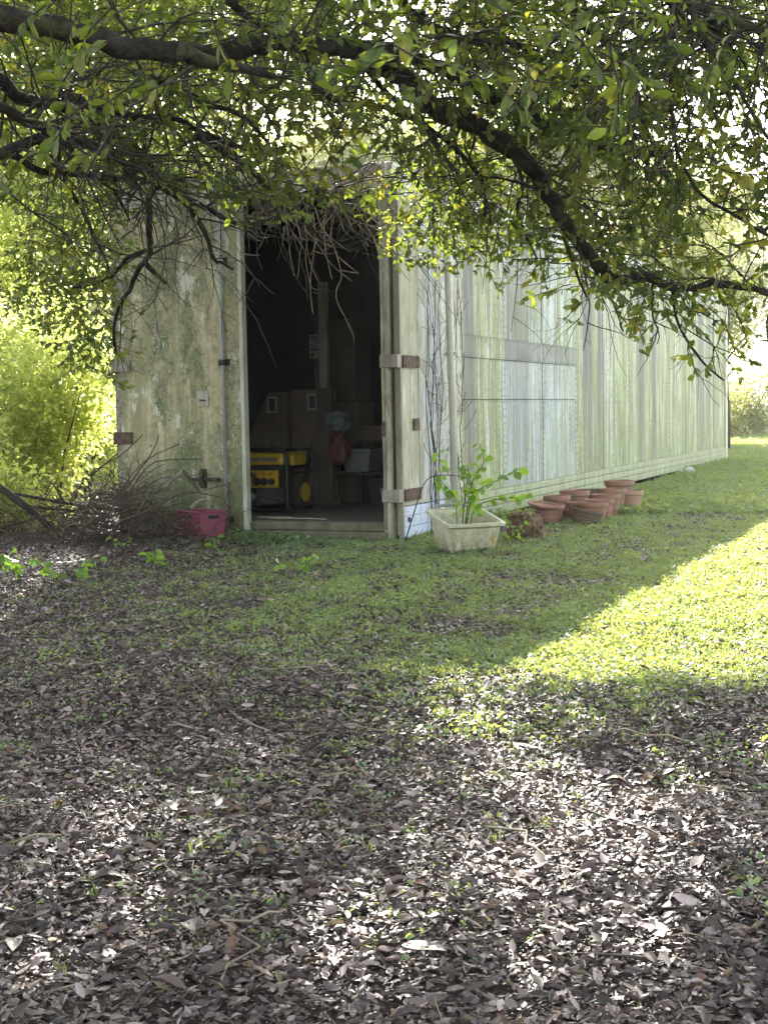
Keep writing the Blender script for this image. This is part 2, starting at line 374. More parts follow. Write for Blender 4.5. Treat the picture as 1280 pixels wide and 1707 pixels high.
def ground_material():
    b = NB('soil_and_crumbled_litter'); v = b.obj()
    n1 = b.noise(v, 9, 6, .7); n2 = b.n('ShaderNodeTexVoronoi', {'Vector': v, 'Scale': 55}).outputs[0]
    c = b.mix(b.ramp(n1, [(.3, 0), (.7, 1)]), (.030, .023, .018), (.085, .065, .05))
    c = b.mix(b.ramp(n2, [(.0, .7), (.35, 0)]), c, (.17, .13, .11))
    # beyond the leaf fall the sheet is turf
    xyz = b.n('ShaderNodeSeparateXYZ', {0: v}); 
    far = b.math('MULTIPLY', b.ramp(b.math('DIVIDE', xyz.outputs[1], 40), [(.16, 0), (.28, 1)]), b.ramp(b.math('ADD', b.math('DIVIDE', xyz.outputs[0], 10), .5), [(.42, 0), (.56, 1)]))
    far = b.math('MAXIMUM', far, b.ramp(b.math('DIVIDE', xyz.outputs[1], 40), [(.55, 0), (.7, 1)]))
    c = b.mix(b.math('MULTIPLY', far, b.ramp(b.noise(v, 3, 5), [(.3, .5), (.6, .95)])), c, b.mix(b.noise(v, 25, 5), (.06, .085, .02), (.13, .15, .045)))
    return b.out(b.principled(c, .9, 0, b.bump(b.math('ADD', n1, n2), .6, .02), .3))
M_ground = ground_material()

# ------------------------------------------------------------------ ground
def axis(dense0, dense1, step, far):
    a = list(np.arange(dense0, dense1 + 1e-6, step)); s = step; x = dense1
    while x < far: s *= 1.35; x += s; a.append(min(x, far))
    s = step; x = dense0
    while x > -far: s *= 1.35; x -= s; a.insert(0, max(x, -far))
    return np.array(a)
gx = axis(-6, 10, .09, 600); gy = axis(-1, 30, .09, 600)
X, Y = np.meshgrid(gx, gy); Z = hgt(X, Y)
far = sstep(40, 120, np.hypot(X, Y)); Z = Z * (1 - far)
me = bpy.data.meshes.new('ground'); nv = X.size
me.vertices.add(nv); me.vertices.foreach_set('co', np.stack([X, Y, Z], -1).astype(np.float32).ravel())
nx, ny = len(gx), len(gy); i = (np.arange(ny - 1)[:, None] * nx + np.arange(nx - 1)[None]).ravel()
q = np.stack([i, i + 1, i + nx + 1, i + nx], -1).astype(np.int32)
me.loops.add(q.size); me.loops.foreach_set('vertex_index', q.ravel()); me.polygons.add(len(q))
me.polygons.foreach_set('loop_start', np.arange(0, q.size, 4, dtype=np.int32)); me.polygons.foreach_set('use_smooth', [True] * len(q))
me.update(calc_edges=True); me.materials.append(M_ground)
g = bpy.data.objects.new('ground', me); C.objects.link(g); g['kind'] = 'structure'

# ------------------------------------------------------------------ trailer
TR = thing('trailer_shed', 'long mildewed aluminium semi trailer box used as a shed, rear doorway open', 'trailer', (CX, CY, 0), -TH)
seams = [0.04, 1.63, 2.93, 4.26, 5.62, 6.92, 8.28, 9.6, 10.9, 12.2, 13.5, 14.75, 15.92]
rv = MB()
def rivet(x, y, z, r=.0085, ax='x'):
    n = 5; vs = []
    for k in range(n):
        a = 2 * math.pi * k / n; c_, s_ = math.cos(a) * r, math.sin(a) * r
        vs.append((x, y + c_, z + s_) if ax == 'x' else (x + c_, y, z + s_))
    vs.append((x + r * .6, y, z) if ax == 'x' else (x, y - r * .6, z))
    rv.add(vs, [(k, (k + 1) % n, n) if ax == 'x' else ((k + 1) % n, k, n) for k in range(n)])
def side_sheet(y0, y1, z0, z1, out=0.0, th=.018):
    # slightly buckled sheet
    ny_, nz_ = 5, 8; b = MB(); vs = []
    for j in range(nz_ + 1):
        for i_ in range(ny_ + 1):
            y = y0 + (y1 - y0) * i_ / ny_; z = z0 + (z1 - z0) * j / nz_
            e = math.sin(math.pi * i_ / ny_) * math.sin(math.pi * j / nz_)
            vs.append((out + e * (.006 * math.sin(3.1 * y + 2 * z) ), y, z))
    w_ = ny_ + 1
    fs = [(j * w_ + i_, j * w_ + i_ + 1, (j + 1) * w_ + i_ + 1, (j + 1) * w_ + i_) for j in range(nz_) for i_ in range(ny_)]
    b.add(vs, fs); b.box(out - th, out - .0085, y0, y1, z0, z1)
    e = [(out, y0, z0), (out, y1, z0), (out, y1, z1), (out, y0, z1)]; bk = [(out - th, p[1], p[2]) for p in e]
    b.add(e + bk, [(1, 0, 4, 5), (2, 1, 5, 6), (3, 2, 6, 7), (0, 3, 7, 4)])
    return b.build('wall_panel', M_side, TR, smooth=False)
g_ = .004
for k in range(len(seams) - 1):
    y0, y1 = seams[k] + g_, seams[k + 1] - g_; o_ = .004 if k % 2 else 0
    if 1 <= k <= 3:
        side_sheet(y0, y1, .275, 1.15, o_ + .006); side_sheet(y0, y1, 1.158, 1.545, o_ + .002)
        side_sheet(y0 - .002, y1 + .002, 1.55, 1.752, .016 + k * .001); side_sheet(y0, y1, 1.757, 2.895, o_)
    else: side_sheet(y0, y1, .275, 2.895, o_)
for s_ in seams[1:]:
    for dy in (-.028, .028):
        for z in np.arange(.31, 2.88, .068): rivet(.012 if 1.6 < s_ < 5.7 else .006, s_ + dy, z)
for y in np.arange(1.7, 5.6, .11):
    for z in (1.57, 1.735): rivet(.021, y, z)
    rivet(.012, y, 1.135)
for s_ in [(a + b) / 2 for a, b in zip(seams[1:-1], seams[2:])]:
    for z in np.arange(.36, 2.85, .17): rivet(.010, s_, z, .007)
# dark seam strips behind the joints
for s_ in seams[1:-1]: pass
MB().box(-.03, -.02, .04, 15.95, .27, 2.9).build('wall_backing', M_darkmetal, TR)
MB().box(-.05, .014, .04, 15.95, .030, .118).build('bottom_rail', M_rail, TR, bevel=.004)
MB().box(-.05, .020, .04, 15.95, .124, .196).build('bottom_rail', M_rail, TR, bevel=.004)
MB().box(-.05, .012, .04, 15.95, .202, .270).build('bottom_rail', M_rail, TR, bevel=.004)
for y in np.arange(.3, 15.9, .16): rivet(.013, y, .236, .006)
MB().box(-.05, .020, .04, 15.95, 2.90, 2.975).build('top_rail', M_rail2, TR, bevel=.004)
MB().box(-.05, .030, .04, 15.95, 2.980, 3.06).build('top_rail', M_rail2, TR, bevel=.004)
for y in np.arange(.3, 15.9, .16): rivet(.021, y, 2.94, .008)
MB().box(-.06, .024, 15.925, 16.15, .0, 3.06).build('corner_post', M_post, TR, bevel=.006)
MB().box(-TW, -TW + .06, 15.925, 16.15, .0, 3.06).build('corner_post', M_post, TR, bevel=.006)
MB().box(-TW + .06, -.06, 16.10, 16.14, .15, 3.04).build('end_wall', M_rail2, TR)
MB().box(-TW - .005, -TW + .02, .06, 15.92, .10, 3.06).build('side_wall', M_side, TR)
MB().box(-TW, .0, .06, 16.12, 3.03, 3.052).build('roof', M_rail2, TR)
for k in range(14):
    MB().box(-TW + .03, -.035, .6 + k * 1.15, .65 + k * 1.15, 2.98, 3.025).build('roof_bow', M_lining, TR)
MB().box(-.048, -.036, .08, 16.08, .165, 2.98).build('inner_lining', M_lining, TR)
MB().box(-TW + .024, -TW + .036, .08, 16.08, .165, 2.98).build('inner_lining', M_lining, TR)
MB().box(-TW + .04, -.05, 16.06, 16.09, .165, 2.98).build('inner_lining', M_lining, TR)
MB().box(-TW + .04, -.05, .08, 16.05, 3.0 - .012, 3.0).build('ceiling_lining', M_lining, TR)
nb = 10; bw = (TW - .10) / nb
for k in range(nb):
    x0 = -TW + .05 + k * bw
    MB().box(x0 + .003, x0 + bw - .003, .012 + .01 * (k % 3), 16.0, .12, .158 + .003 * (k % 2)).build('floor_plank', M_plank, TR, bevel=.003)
MB().box(-TW + .05, -.03, -.005, .010, .085, .150).build('sill', M_sill, TR, bevel=.004)
MB().box(-TW + .05, -.03, -.05, .06, .0, .080).build('sill_beam', M_sill, TR, bevel=.006)
MB().box(-TW + .07, -.07, -.02, .05, 2.86, 3.055).build('door_header', M_jamb, TR, bevel=.006)
# door posts
j = MB().box(-.030, .004, -.03, .035, .0, 3.05).box(-.060, -.034, -.015, .03, .08, 2.86)
j.build('door_post', M_jamb, TR, bevel=.003)
MB().tube([(-.045, -.028, .10), (-.045, -.028, 2.8)], .013, 8).build('door_post_rod', M_jamb, TR, smooth=True)
MB().box(-TW - .01, -TW + .045, -.035, .05, .0, 3.05).build('door_post', M_paleRust, TR, bevel=.004)

# closed left door
DL = bpy.data.objects.new('door', None); C.objects.link(DL); DL.parent = TR; DL['label'] = 'closed beige door mottled with green mould'
MB().box(-TW + .05, -1.505, -.045, -.008, .075, 2.86).build('door_panel', M_door, DL, bevel=.004)
MB().box(-1.502, -1.345, -.048, -.008, .075, 2.86).build('door_panel', M_door, DL, bevel=.004)
MB().box(-1.342, -1.305, -.055, .02, .06, 2.87).build('edge_trim', M_trim, DL, bevel=.004)
MB().tube([(-1.49, -.075, .05), (-1.49, -.075, 2.95)], .017, 10).build('lock_rod', M_rod, DL, smooth=True)
for z in (1.50, 2.35, .17):
    b = MB().box(-1.545, -1.435, -.060, -.05, z - .028, z + .028).box(-1.515, -1.465, -.105, -.058, z - .022, z + .022)
    b.lathe([(.008, 0), (.008, .006)], 8, Matrix.Translation((-1.53, -.06, z)) @ Matrix.Rotation(math.pi / 2, 4, 'X'))
    b.build('rod_bracket', M_darkmetal, DL, bevel=.003)
for z in (1.50, .87, 2.2, .32):
    mt = M_paleRust if z > 1 else M_rust
    b = MB().box(-TW - .005, -TW + .165, -.062, -.047, z - .052, z + .052)
    b.tube([(-TW - .012, -.05, z - .055), (-TW - .012, -.05, z + .055)], .020, 10)
    for dx in (.06, .14):
        for dz in (-.03, .03): b.lathe([(.011, 0), (.009, .008)], 6, Matrix.Translation((-TW + dx, -.062, z + dz)) @ Matrix.Rotation(math.pi / 2, 4, 'X'))
    b.build('hinge', mt, DL, bevel=.002)
lt = MB().box(-1.745, -1.69, -.075, -.047, .435, .60).box(-1.735, -1.70, -.10, -.073, .50, .585)
lt.box(-1.86, -1.56, -.088, -.06, .497, .525).box(-1.73, -1.705, -.12, -.098, .46, .53)
lt.build('latch', M_darkmetal, DL, bevel=.004)
MB().box(-1.765, -1.655, -.052, -.046, 1.135, 1.265).build('handle_plate', M_jamb, DL, bevel=.002)
MB().obox((-1.708, -.060, 1.185), (.055, .02, .012), (0, .1, 0)).build('pull_handle', M_darkmetal, DL, bevel=.003)
for (hx, hz) in ((-2.05, 1.02), (-1.80, .83), (-2.24, .80)):
    MB().lathe([(.009, 0), (.008, .0015)], 8, Matrix.Translation((hx, -.046, hz)) @ Matrix.Rotation(math.pi / 2, 4, 'X')).build('bolt_hole', M_darkmetal, DL)
for (hx, hz, w_, h_) in ((-2.13, 1.83, .055, .14),):   # bare oval patch where paint is missing
    b = MB(); b.lathe([(1, 0), (.98, .02)], 18, Matrix.Translation((hx, -.0455, hz)) @ Matrix.Rotation(.2, 4, 'Y') @ Matrix.Diagonal((w_ / 2, .1, h_ / 2, 1)) @ Matrix.Rotation(math.pi / 2, 4, 'X'))
    b.build('bare_patch', M_whiteleaf, DL)

# open right door folded back along the side wall
DR = bpy.data.objects.new('door', None); C.objects.link(DR); DR.parent = TR; DR['label'] = 'open door folded flat against the side wall'
b = MB(); ys = [.045, .44, .95, 1.22, 1.50]
for k in range(4):
    MB().box(.034, .074 + .003 * (k % 2), ys[k] + .002, ys[k + 1] - .002, .285, 2.87).build('door_panel', M_open, DR, bevel=.003)
MB().box(.030, .086, .028, .062, .05, 2.88).build('edge_trim', M_whiteleaf, DR, bevel=.004)
for k, (z0, z1) in enumerate(((.02, .108), (.112, .195), (.199, .278))):
    MB().box(.032, .082 - .003 * k, .07, 1.02, z0, z1).build('kick_plate', M_kick, DR, bevel=.003)
for y in np.arange(.12, 1.0, .16):
    for z in (.065, .155, .24): rivet(.084, y, z, .006)
b = MB().lathe([(.022, 0), (.018, .01)], 12, Matrix.Translation((.082, .17, .17)) @ Matrix.Rotation(math.pi / 2, 4, 'Y')); b.build('round_lock', M_darkmetal, DR)
for z in (1.465, .375):
    b = MB().box(-.065, .030, -.050, -.033, z - .052, z + .052).box(.030, .092, -.050, .027, z - .052, z + .052)
    b.build('hinge_leaf', M_whiteleaf, DR, bevel=.003)
    b = MB().box(.088, .098, .07, .42, z - .05, z + .05)
    for y in (.12, .37):
        for dz in (-.033, .033): b.lathe([(.012, 0), (.010, .007)], 6, Matrix.Translation((.098, y, z + dz)) @ Matrix.Rotation(math.pi / 2, 4, 'Y'))
    b.build('hinge_leaf', M_rust, DR, bevel=.002)['label'] = 'rusty brown hinge strap'
MB().box(.086, .092, .3, .42, .9, 1.0).build('rust_scab', M_rust, DR)
MB().box(-.062, -.032, -.044, -.034, .86, .98).build('latch_keeper', M_rust, DR, bevel=.002)
rv.build('rivets', M_seam, TR, stuff=True)

# cream downpipe in front of the open door
pb, pt = at(735, 836, 12.15), at(714, 440, 12.15); pb = loc2w(.17, 1.02, .27); pt = loc2w(.17, .93, 2.33)
dp = thing('downpipe', 'cream plastic downpipe leaning up the trailer side above the tub', 'pipe', (pb.x, pb.y, 0))
rel = lambda p, o: (p[0] - o.location.x, p[1] - o.location.y, p[2] - o.location.z)
MB().tube([rel(pb, dp), rel(pb.lerp(pt, .5) + Vector((.006, 0, 0)), dp), rel(pt, dp)], .033, 14).build('pipe', M_gutter, dp, smooth=True)
MB().tube([rel(pb.lerp(pt, .965), dp), rel(pb.lerp(pt, 1.03), dp)], .041, 14).build('coupling', M_gutter, dp, smooth=True)
MB().tube([rel(pb.lerp(pt, 1.03), dp), rel(pb.lerp(pt, 1.3), dp)], .033, 14).build('pipe', M_gutter, dp, smooth=True)
MB().obox(rel(pb.lerp(pt, .62), dp), (.10, .012, .03), (0, 0, -TH)).build('pipe_strap', M_trim, dp)

# ------------------------------------------------------------------ things inside the trailer (trailer-local positions)
M_yel = plain('yellow_plastic', (.45, .30, .02), .4, 0, .15, 10)
M_blk = plain('black_steel_tube', (.012, .013, .012), .4, .2, .3, 10)
M_blkp = plain('black_plastic', (.02, .02, .02), .5, 0, .3, 15)
M_silver = plain('engine_alloy', (.25, .25, .24), .5, .5, .4, 20)
M_red = plain('red_button', (.5, .04, .02), .5)
M_card = plain('brown_cardboard', (.12, .085, .05), .85, 0, .25, 4)
M_card2 = plain('dull_cardboard', (.11, .09, .06), .85, 0, .25, 4)
M_label = plain('white_paper_label', (.65, .63, .57), .7, 0, .1, 10)
M_dimlabel = plain('dimmed_paper_label', (.28, .27, .22), .8, 0, .3, 20)  # white paper with the interior's dimness put into its colour
M_ink = plain('black_print', (.03, .03, .03), .7)
M_wood = plain('pale_bare_plank', (.26, .22, .16), .8, 0, .2, 5)
M_dwood = plain('dark_stained_timber', (.06, .042, .028), .8, 0, .3, 5)
M_tubp = plain('cloudy_white_plastic', (.16, .165, .16), .5, 0, .15, 8)
M_cyan = plain('teal_plastic_sheet', (.04, .085, .08), .6, 0, .4, 10, .3, (.15, .17, .16))
M_orange = plain('orange_bag_plastic', (.13, .04, .02), .6, 0, .4, 10)

def inside(name, label, cat, x, y, z=.163, rz=0):
    p = loc2w(x, y, z); return thing(name, label, cat, p, -TH + rz)
G = inside('generator', 'yellow and black portable generator just inside the trailer doorway', 'generator', -1.60, .86, .165, 0)
hx, hy, H = .345, .26, .565
def hoop(y):
    r = .05
    p = [(-hx, y, .03), (-hx, y, H - r), (-hx + r * .3, y, H - r * .3), (-hx + r, y, H), (hx - r, y, H), (hx - r * .3, y, H - r * .3), (hx, y, H - r), (hx, y, .03 + r), (hx - r * .3, y, .03 + r * .3), (hx - r, y, .03), (-hx, y, .03)]
    return p
for y in (-hy, hy): MB().tube(hoop(y), .016, 10).build('frame_hoop', M_blk, G, smooth=True)
for x in (-hx, hx):
    MB().tube([(x, -hy, .05), (x, hy, .05)], .014, 8).build('frame_bar', M_blk, G, smooth=True)
    MB().tube([(x * .93, -hy, H), (x * .93, hy, H)], .014, 8).build('frame_bar', M_blk, G, smooth=True)
    MB().tube([(x, -hy, .36), (x, hy, .36)], .012, 8).build('frame_bar', M_blk, G, smooth=True)
MB().box(-.30, .30, -hy + .02, hy - .02, .435, .545).build('fuel_tank', M_yel, G, bevel=.02)
MB().box(-.26, .24, -hy + .008, -hy + .018, .475, .505).build('tank_stripe', M_silver, G)
MB().lathe([(.035, 0), (.035, .03), (.02, .035)], 14, Matrix.Translation((0, 0, .545))).build('fuel_cap', M_blkp, G)
MB().box(-.32, .32, -hy + .03, hy - .03, .40, .432).build('tank_tray', M_blkp, G)
CP = MB().box(-.26, .255, -hy - .012, -hy + .02, .235, .39).build('control_panel', M_yel, G, bevel=.006)
for k, x in enumerate((-.16, -.05, .05, .125, .20)):
    MB().lathe([(.036 if k < 4 else .03, 0), (.036 if k < 4 else .03, .018)], 12, Matrix.Translation((x, -hy - .012, .29)) @ Matrix.Rotation(math.pi / 2, 4, 'X')).build('outlet', M_blkp, CP)
for x in (.04, .12, .19):
    MB().lathe([(.012, 0), (.010, .012)], 10, Matrix.Translation((x, -hy - .012, .36)) @ Matrix.Rotation(math.pi / 2, 4, 'X')).build('button', M_red, CP)
MB().box(-.22, -.10, -hy - .018, -hy - .011, .335, .38).build('meter', M_blkp, CP, bevel=.003)
MB().box(-.14, .02, -.20, .18, .07, .22).build('engine_block', M_blkp, G, bevel=.01)
e = MB()
for k in range(7): e.box(.03, .20, -.20, -.02, .09 + k * .02, .10 + k * .02)
e.lathe([(.045, 0), (.05, .03), (.03, .06)], 12, Matrix.Translation((-.05, -.20, .15)) @ Matrix.Rotation(math.pi / 2, 4, 'X'))
e.build('engine_fins', M_silver, G)
MB().lathe([(.11, 0), (.11, .15)], 18, Matrix.Translation((-.30, 0, .16)) @ Matrix.Rotation(math.pi / 2, 4, 'Y')).build('alternator', M_silver, G, smooth=False)
MB().box(hx - .02, hx + .02, -.16, .08, .43, .52).build('air_filter', M_yel, G, bevel=.01)
for y in (-.05,):
    Mx = Matrix.Translation((hx + .03, y, .185)) @ Matrix.Rotation(math.pi / 2, 4, 'Y')
    WH = MB().lathe([(.018, .0), (.06, .008), (.085, .02), (.088, .05)], 24, Mx).build('wheel', M_yel, G, smooth=False)
    MB().tube([Mx @ Vector((.095 * math.cos(a), .095 * math.sin(a), .03)) for a in np.linspace(0, 2 * math.pi, 25)], .018, 8, False).build('tyre', M_blkp, WH, smooth=True)
    MB().lathe([(.015, .0), (.012, .015)], 8, Matrix.Translation((hx + .05, y, .185)) @ Matrix.Rotation(math.pi / 2, 4, 'Y')).build('hub_bolt', M_blkp, WH)
hd = MB().tube([(-.06, -hy - .015, .44), (.0, -hy - .04, .38), (.06, -hy - .045, .31)], .014, 8); hd.build('pull_handle', M_blkp, G, smooth=True)

def tall_box(x, y, w, d, h, lab, lx, slant):
    t = inside('cardboard_box', lab, 'box', x, y)
    b = MB().hexa([(-w/2, -d/2, 0), (w/2, -d/2, 0), (w/2, d/2, 0), (-w/2, d/2, 0)], [(-w/2 + slant * .3, -d/2, h - slant * .1), (w/2, -d/2, h), (w/2, d/2, h), (-w/2 + slant * .3, d/2, h - slant * .1)])
    if slant:
        b = MB(); pr = [(-w/2, 0), (w/2, 0), (w/2, h), (-w/2 + .22, h), (-w/2 + .02, h * .68)]
        n = len(pr); b.add([(px, -d/2, pz) for px, pz in pr] + [(px, d/2, pz) for px, pz in pr], [tuple(range(n)), tuple(range(2 * n - 1, n - 1, -1))] + [((k + 1) % n, k, k + n, (k + 1) % n + n) for k in range(n)])
    b.build('carton', M_card, t, bevel=.005)
    f = MB()
    f.box(lx - .055, lx + .055, -d/2 - .004, -d/2 - .001, h - .20, h - .04); f.build('sticker', M_dimlabel, t)
    MB().box(lx - .032, lx + .032, -d/2 - .006, -d/2 - .0045, h - .18, h - .06).build('sticker_print', M_ink, t)
    sw = MB(); pts = [(-w*.25, .2), (-w*.05, .42), (w*.12, .60), (w*.2, .66), (w*.1, .5), (w*.0, .3), (-w*.05, .15)]
    sw.add([(px, -d/2 - .002, pz * h) for px, pz in pts], [tuple(range(len(pts)))[::-1]]); sw.build('printed_swoosh', M_ink, t)
    return t
tall_box(-1.97, 1.75, .42, .25, 1.10, 'brown carton with a cut away top corner behind the generator', .05, 1)
tall_box(-1.56, 1.80, .36, .25, 1.12, 'brown square topped carton beside the pale upright plank', .05, 0)
t = inside('cardboard_box', 'large brown carton standing on another behind the upright plank', 'box', -1.55, 2.45, 1.18)
MB().box(-.21, .23, -.2, .2, 0, .80).build('carton', M_card2, t, bevel=.005)
MB().box(-.26, -.10, -.206, -.201, .42, .66).build('sticker', M_dimlabel, t)
for k, (w_, z) in enumerate(((.1, .62), (.02, .55), (.08, .50), (.03, .45))): MB().box(-.24, -.24 + w_, -.210, -.207, z, z + .02).build('sticker_print', M_ink, t)
t = inside('cardboard_box', 'plain brown carton at the bottom of the stack behind the plank', 'box', -1.52, 2.45)
MB().box(-.23, .23, -.2, .2, 0, 1.0).build('carton', M_card2, t, bevel=.005)
MB().box(-.02, .02, -.206, -.201, .0, 1.0).build('packing_tape', M_card, t)
t = inside('plank', 'pale upright square post fixed on dark timber inside the doorway', 'plank', -1.345, 1.60)
MB().box(-.035, .045, -.03, .03, 1.135, 2.12).build('pale_length', M_wood, t, bevel=.003)
MB().box(-.075, .085, -.025, .025, 0, 1.132).build('dark_length', M_dwood, t, bevel=.003)
# workbench on the right with a tub on its lower shelf
wb = inside('workbench', 'dark timber workbench along the right side inside the trailer', 'bench', -.72, 2.0)
MB().box(-.62, .60, -.32, .32, .72, .755).build('bench_top', M_dwood, wb, bevel=.004)
for x in (-.58, .56):
    for y in (-.28, .28): MB().box(x - .03, x + .03, y - .03, y + .03, 0, .718).build('leg', M_dwood, wb, bevel=.003)
MB().box(-.60, .58, -.30, .30, .30, .32).build('shelf', M_dwood, wb)
MB().box(-.55, .53, -.33, -.305, .62, .715).build('apron', M_dwood, wb)
t = inside('storage_tub', 'cloudy white plastic tub on the lower shelf of the workbench', 'tub', -1.10, 1.92, .485)
MB().hexa([(-.12, -.15, 0), (.12, -.15, 0), (.12, .15, 0), (-.12, .15, 0)], [(-.16, -.19, .20), (.16, -.19, .20), (.16, .19, .20), (-.16, .19, .20)]).build('body', M_tubp, t, bevel=.01)
MB().box(-.175, .175, -.205, .205, .202, .22).build('lid', M_tubp, t, bevel=.006)
t = inside('plastic_bag', 'crumpled teal and white plastic sheet bundle above the orange bag', 'bag', -1.21, 1.62, .88)
def lump(parent, name, mat, c, r, seed, amp=.25):
    b = MB(); n, m_ = 14, 9; vs = []; q = random.Random(seed); a_ = [q.uniform(0, 6) for _ in range(6)]
    for j_ in range(m_ + 1):
        ph = math.pi * j_ / m_
        for k in range(n):
            th_ = 2 * math.pi * k / n
            rr = 1 + amp * (math.sin(3 * th_ + a_[0] + 2 * ph) * .5 + math.sin(5 * ph + a_[1] + 2 * th_) * .4 + math.sin(7 * th_ + a_[2]) * .3) * math.sin(ph)
            vs.append((c[0] + r[0] * rr * math.sin(ph) * math.cos(th_), c[1] + r[1] * rr * math.sin(ph) * math.sin(th_), c[2] + r[2] * rr * math.cos(ph)))
    fs = [(j_ * n + (k + 1) % n, j_ * n + k, (j_ + 1) * n + k, (j_ + 1) * n + (k + 1) % n) for j_ in range(m_) for k in range(n)]
    b.add(vs, fs); return b.build(name, mat, parent, smooth=False)
lump(t, 'bundle', M_cyan, (0, 0, .09), (.13, .1, .10), 3)
t = inside('plastic_bag', 'crumpled orange plastic bag hanging over the bench end', 'bag', -1.19, 1.55, .60)
lump(t, 'bag_body', M_orange, (0, 0, .12), (.10, .08, .16), 5)
MB().tube([(0, 0, .26), (.03, 0, .33), (.06, 0, .27)], .008, 5).build('bag_strap', M_cyan, t)
t = inside('plastic_bottle', 'small white topped bottle at the left end behind the generator', 'bottle', -2.22, 1.55, .165)
MB().lathe([(.06, 0), (.06, .62), (.02, .70), (.02, .74)], 12).build('bottle_body', M_blkp, t)
MB().lathe([(.03, .742), (.035, .80), (.02, .83)], 12).build('cap', M_label, t)
t = inside('storage_tub', 'dark lidded bin on the floor beneath the workbench', 'tub', -.85, 2.0, .163)
MB().hexa([(-.14, -.15, 0), (.14, -.15, 0), (.14, .15, 0), (-.14, .15, 0)], [(-.17, -.18, .25), (.17, -.18, .25), (.17, .18, .25), (-.17, .18, .25)]).build('body', M_blkp, t, bevel=.01)
MB().box(-.03, .05, -.19, -.17, .1, .17).build('sticker', M_tubp, t)
t = inside('plank', 'tall dark board leaning on the right wall inside the doorway', 'plank', -.16, .9)
MB().box(-.03, .03, -.15, .15, 0, 1.62).build('board', M_dwood, t, bevel=.003)
for k, (x, y, L_, r_) in enumerate(((-1.02, .16, .35, .1), (-.75, .14, .22, -.2), (-1.2, .25, .3, .3))):
    t = inside('wood_splinter', ['long pale splinter lying on the trailer sill', 'short pale splinter right of the long one on the sill', 'pale splinter lying under the generator edge'][k], 'splinter', x, y, .164, r_)
    b = MB(); b.hexa([(-L_/2, -.012, 0), (L_/2, -.006, 0), (L_/2, .008, 0), (-L_/2, .012, 0)], [(-L_/2, -.008, .012), (L_/2*.9, -.003, .008), (L_/2*.9, .005, .008), (-L_/2, .008, .012)])
    b.build('splinter', M_wood, t)

# ------------------------------------------------------------------ leaf shapes
def leaf_mesh(name, mat, L=.08, W=.034, cup=.25, curl=.3, nl=4, obov=0., midrib=True, twist=0):
    """a leaf blade along +Y from its stalk at the origin, two strips of quads folded at the midrib"""
    vs = []; fs = []
    for i_ in range(nl + 1):
        t = i_ / nl; wd = W / 2 * math.sin(math.pi * min(1, (t ** (1 + obov)) * .97 + .015)) ** .75
        if i_ == nl: wd = 0.0015
        y = L * t * (1 - curl * .25 * t); z = -curl * L * t * t * .6 + .15 * L * t
        tw = twist * t
        for s_ in (-1, 0, 1):
            xx = s_ * wd; zz = abs(s_) * cup * wd
            vs.append((xx * math.cos(tw) - zz * math.sin(tw), y, z + xx * math.sin(tw) + zz * math.cos(tw)))
    for i_ in range(nl):
        for k in range(2): a = i_ * 3 + k; fs.append((a, a + 1, a + 4, a + 3))
    me = bpy.data.meshes.new(name); me.from_pydata(vs, [], fs); me.polygons.foreach_set('use_smooth', [True] * len(fs))
    me.materials.append(mat); me.update(); return me
def join_leaves(name, leafme, placements, mats, stems=None, stem_mat=None):
    V = []; F = []; MI = []
    lv = [np.array([v.co[:] for v in m_.vertices]) for m_ in leafme]; lf = [[tuple(p.vertices) for p in m_.polygons] for m_ in leafme]
    for (k, M, s_) in placements:
        o = len(V); R_ = np.array(M.to_3x3()); T_ = np.array(M.translation)
        V += [tuple(x) for x in (lv[k] * s_) @ R_.T + T_]; F += [tuple(i_ + o for i_ in f) for f in lf[k]]; MI += [0] * len(lf[k])
    if stems:
        o = len(V); V += stems.v; F += [tuple(i_ + o for i_ in f) for f in stems.f]; MI += [1] * len(stems.f)
    me = bpy.data.meshes.new(name); me.from_pydata(V, [], F)
    for m_ in mats: me.materials.append(m_)
    me.polygons.foreach_set('material_index', MI); me.polygons.foreach_set('use_smooth', [True] * len(F)); me.update(); return me

tree_leaves = [leaf_mesh('tree_leaf', M_leaf, .062 * s_, .028 * s_ * w_, c_, cu, 4, .25, twist=tw) for s_, w_, c_, cu, tw in
               ((1, 1, .25, .3, .1), (.85, 1.1, .35, .6, -.3), (1.1, .9, .15, .1, .3), (.75, 1.05, .5, .9, 0))]
def sprig(seed, L, n, leaves, mat, twigmat, droop=.3, s=1.0, rosette=.5):
    """a twig growing along +Y with leaves, most of them gathered towards its tip"""
    q = random.Random(seed); st = MB(); P = []; p = Vector((0, 0, 0)); d = Vector((0, 1, 0)); N = 6; pts = [p.copy()]
    for i_ in range(N):
        d = (d + Vector((q.gauss(0, .16), 0, q.gauss(0, .12) - droop * .12))).normalized(); p = p + d * (L / N); pts.append(p.copy())
    st.tube(pts, [.0035 * (1 - .6 * i_ / N) for i_ in range(N + 1)], 3, False)
    for i_ in range(n):
        t = q.random() ** rosette; k = min(N - 1, int(t * N)); b_ = pts[k].lerp(pts[k + 1], t * N - k)
        az = q.uniform(0, 2 * math.pi); el = q.uniform(.35, 1.2)
        dv = Vector((math.cos(az) * math.sin(el), math.cos(el), math.sin(az) * math.sin(el) - .25 - droop * .4)).normalized()
        rotq = dv.to_track_quat('Y', 'Z') @ Euler((0, q.gauss(0, .7), 0)).to_quaternion()
        M = Matrix.Translation(b_) @ rotq.to_matrix().to_4x4()
        P.append((q.randrange(len(leaves)), M, s * q.uniform(.65, 1.15)))
    return join_leaves('leafy_sprig', leaves, P, [mat, twigmat], st, twigmat), P, pts
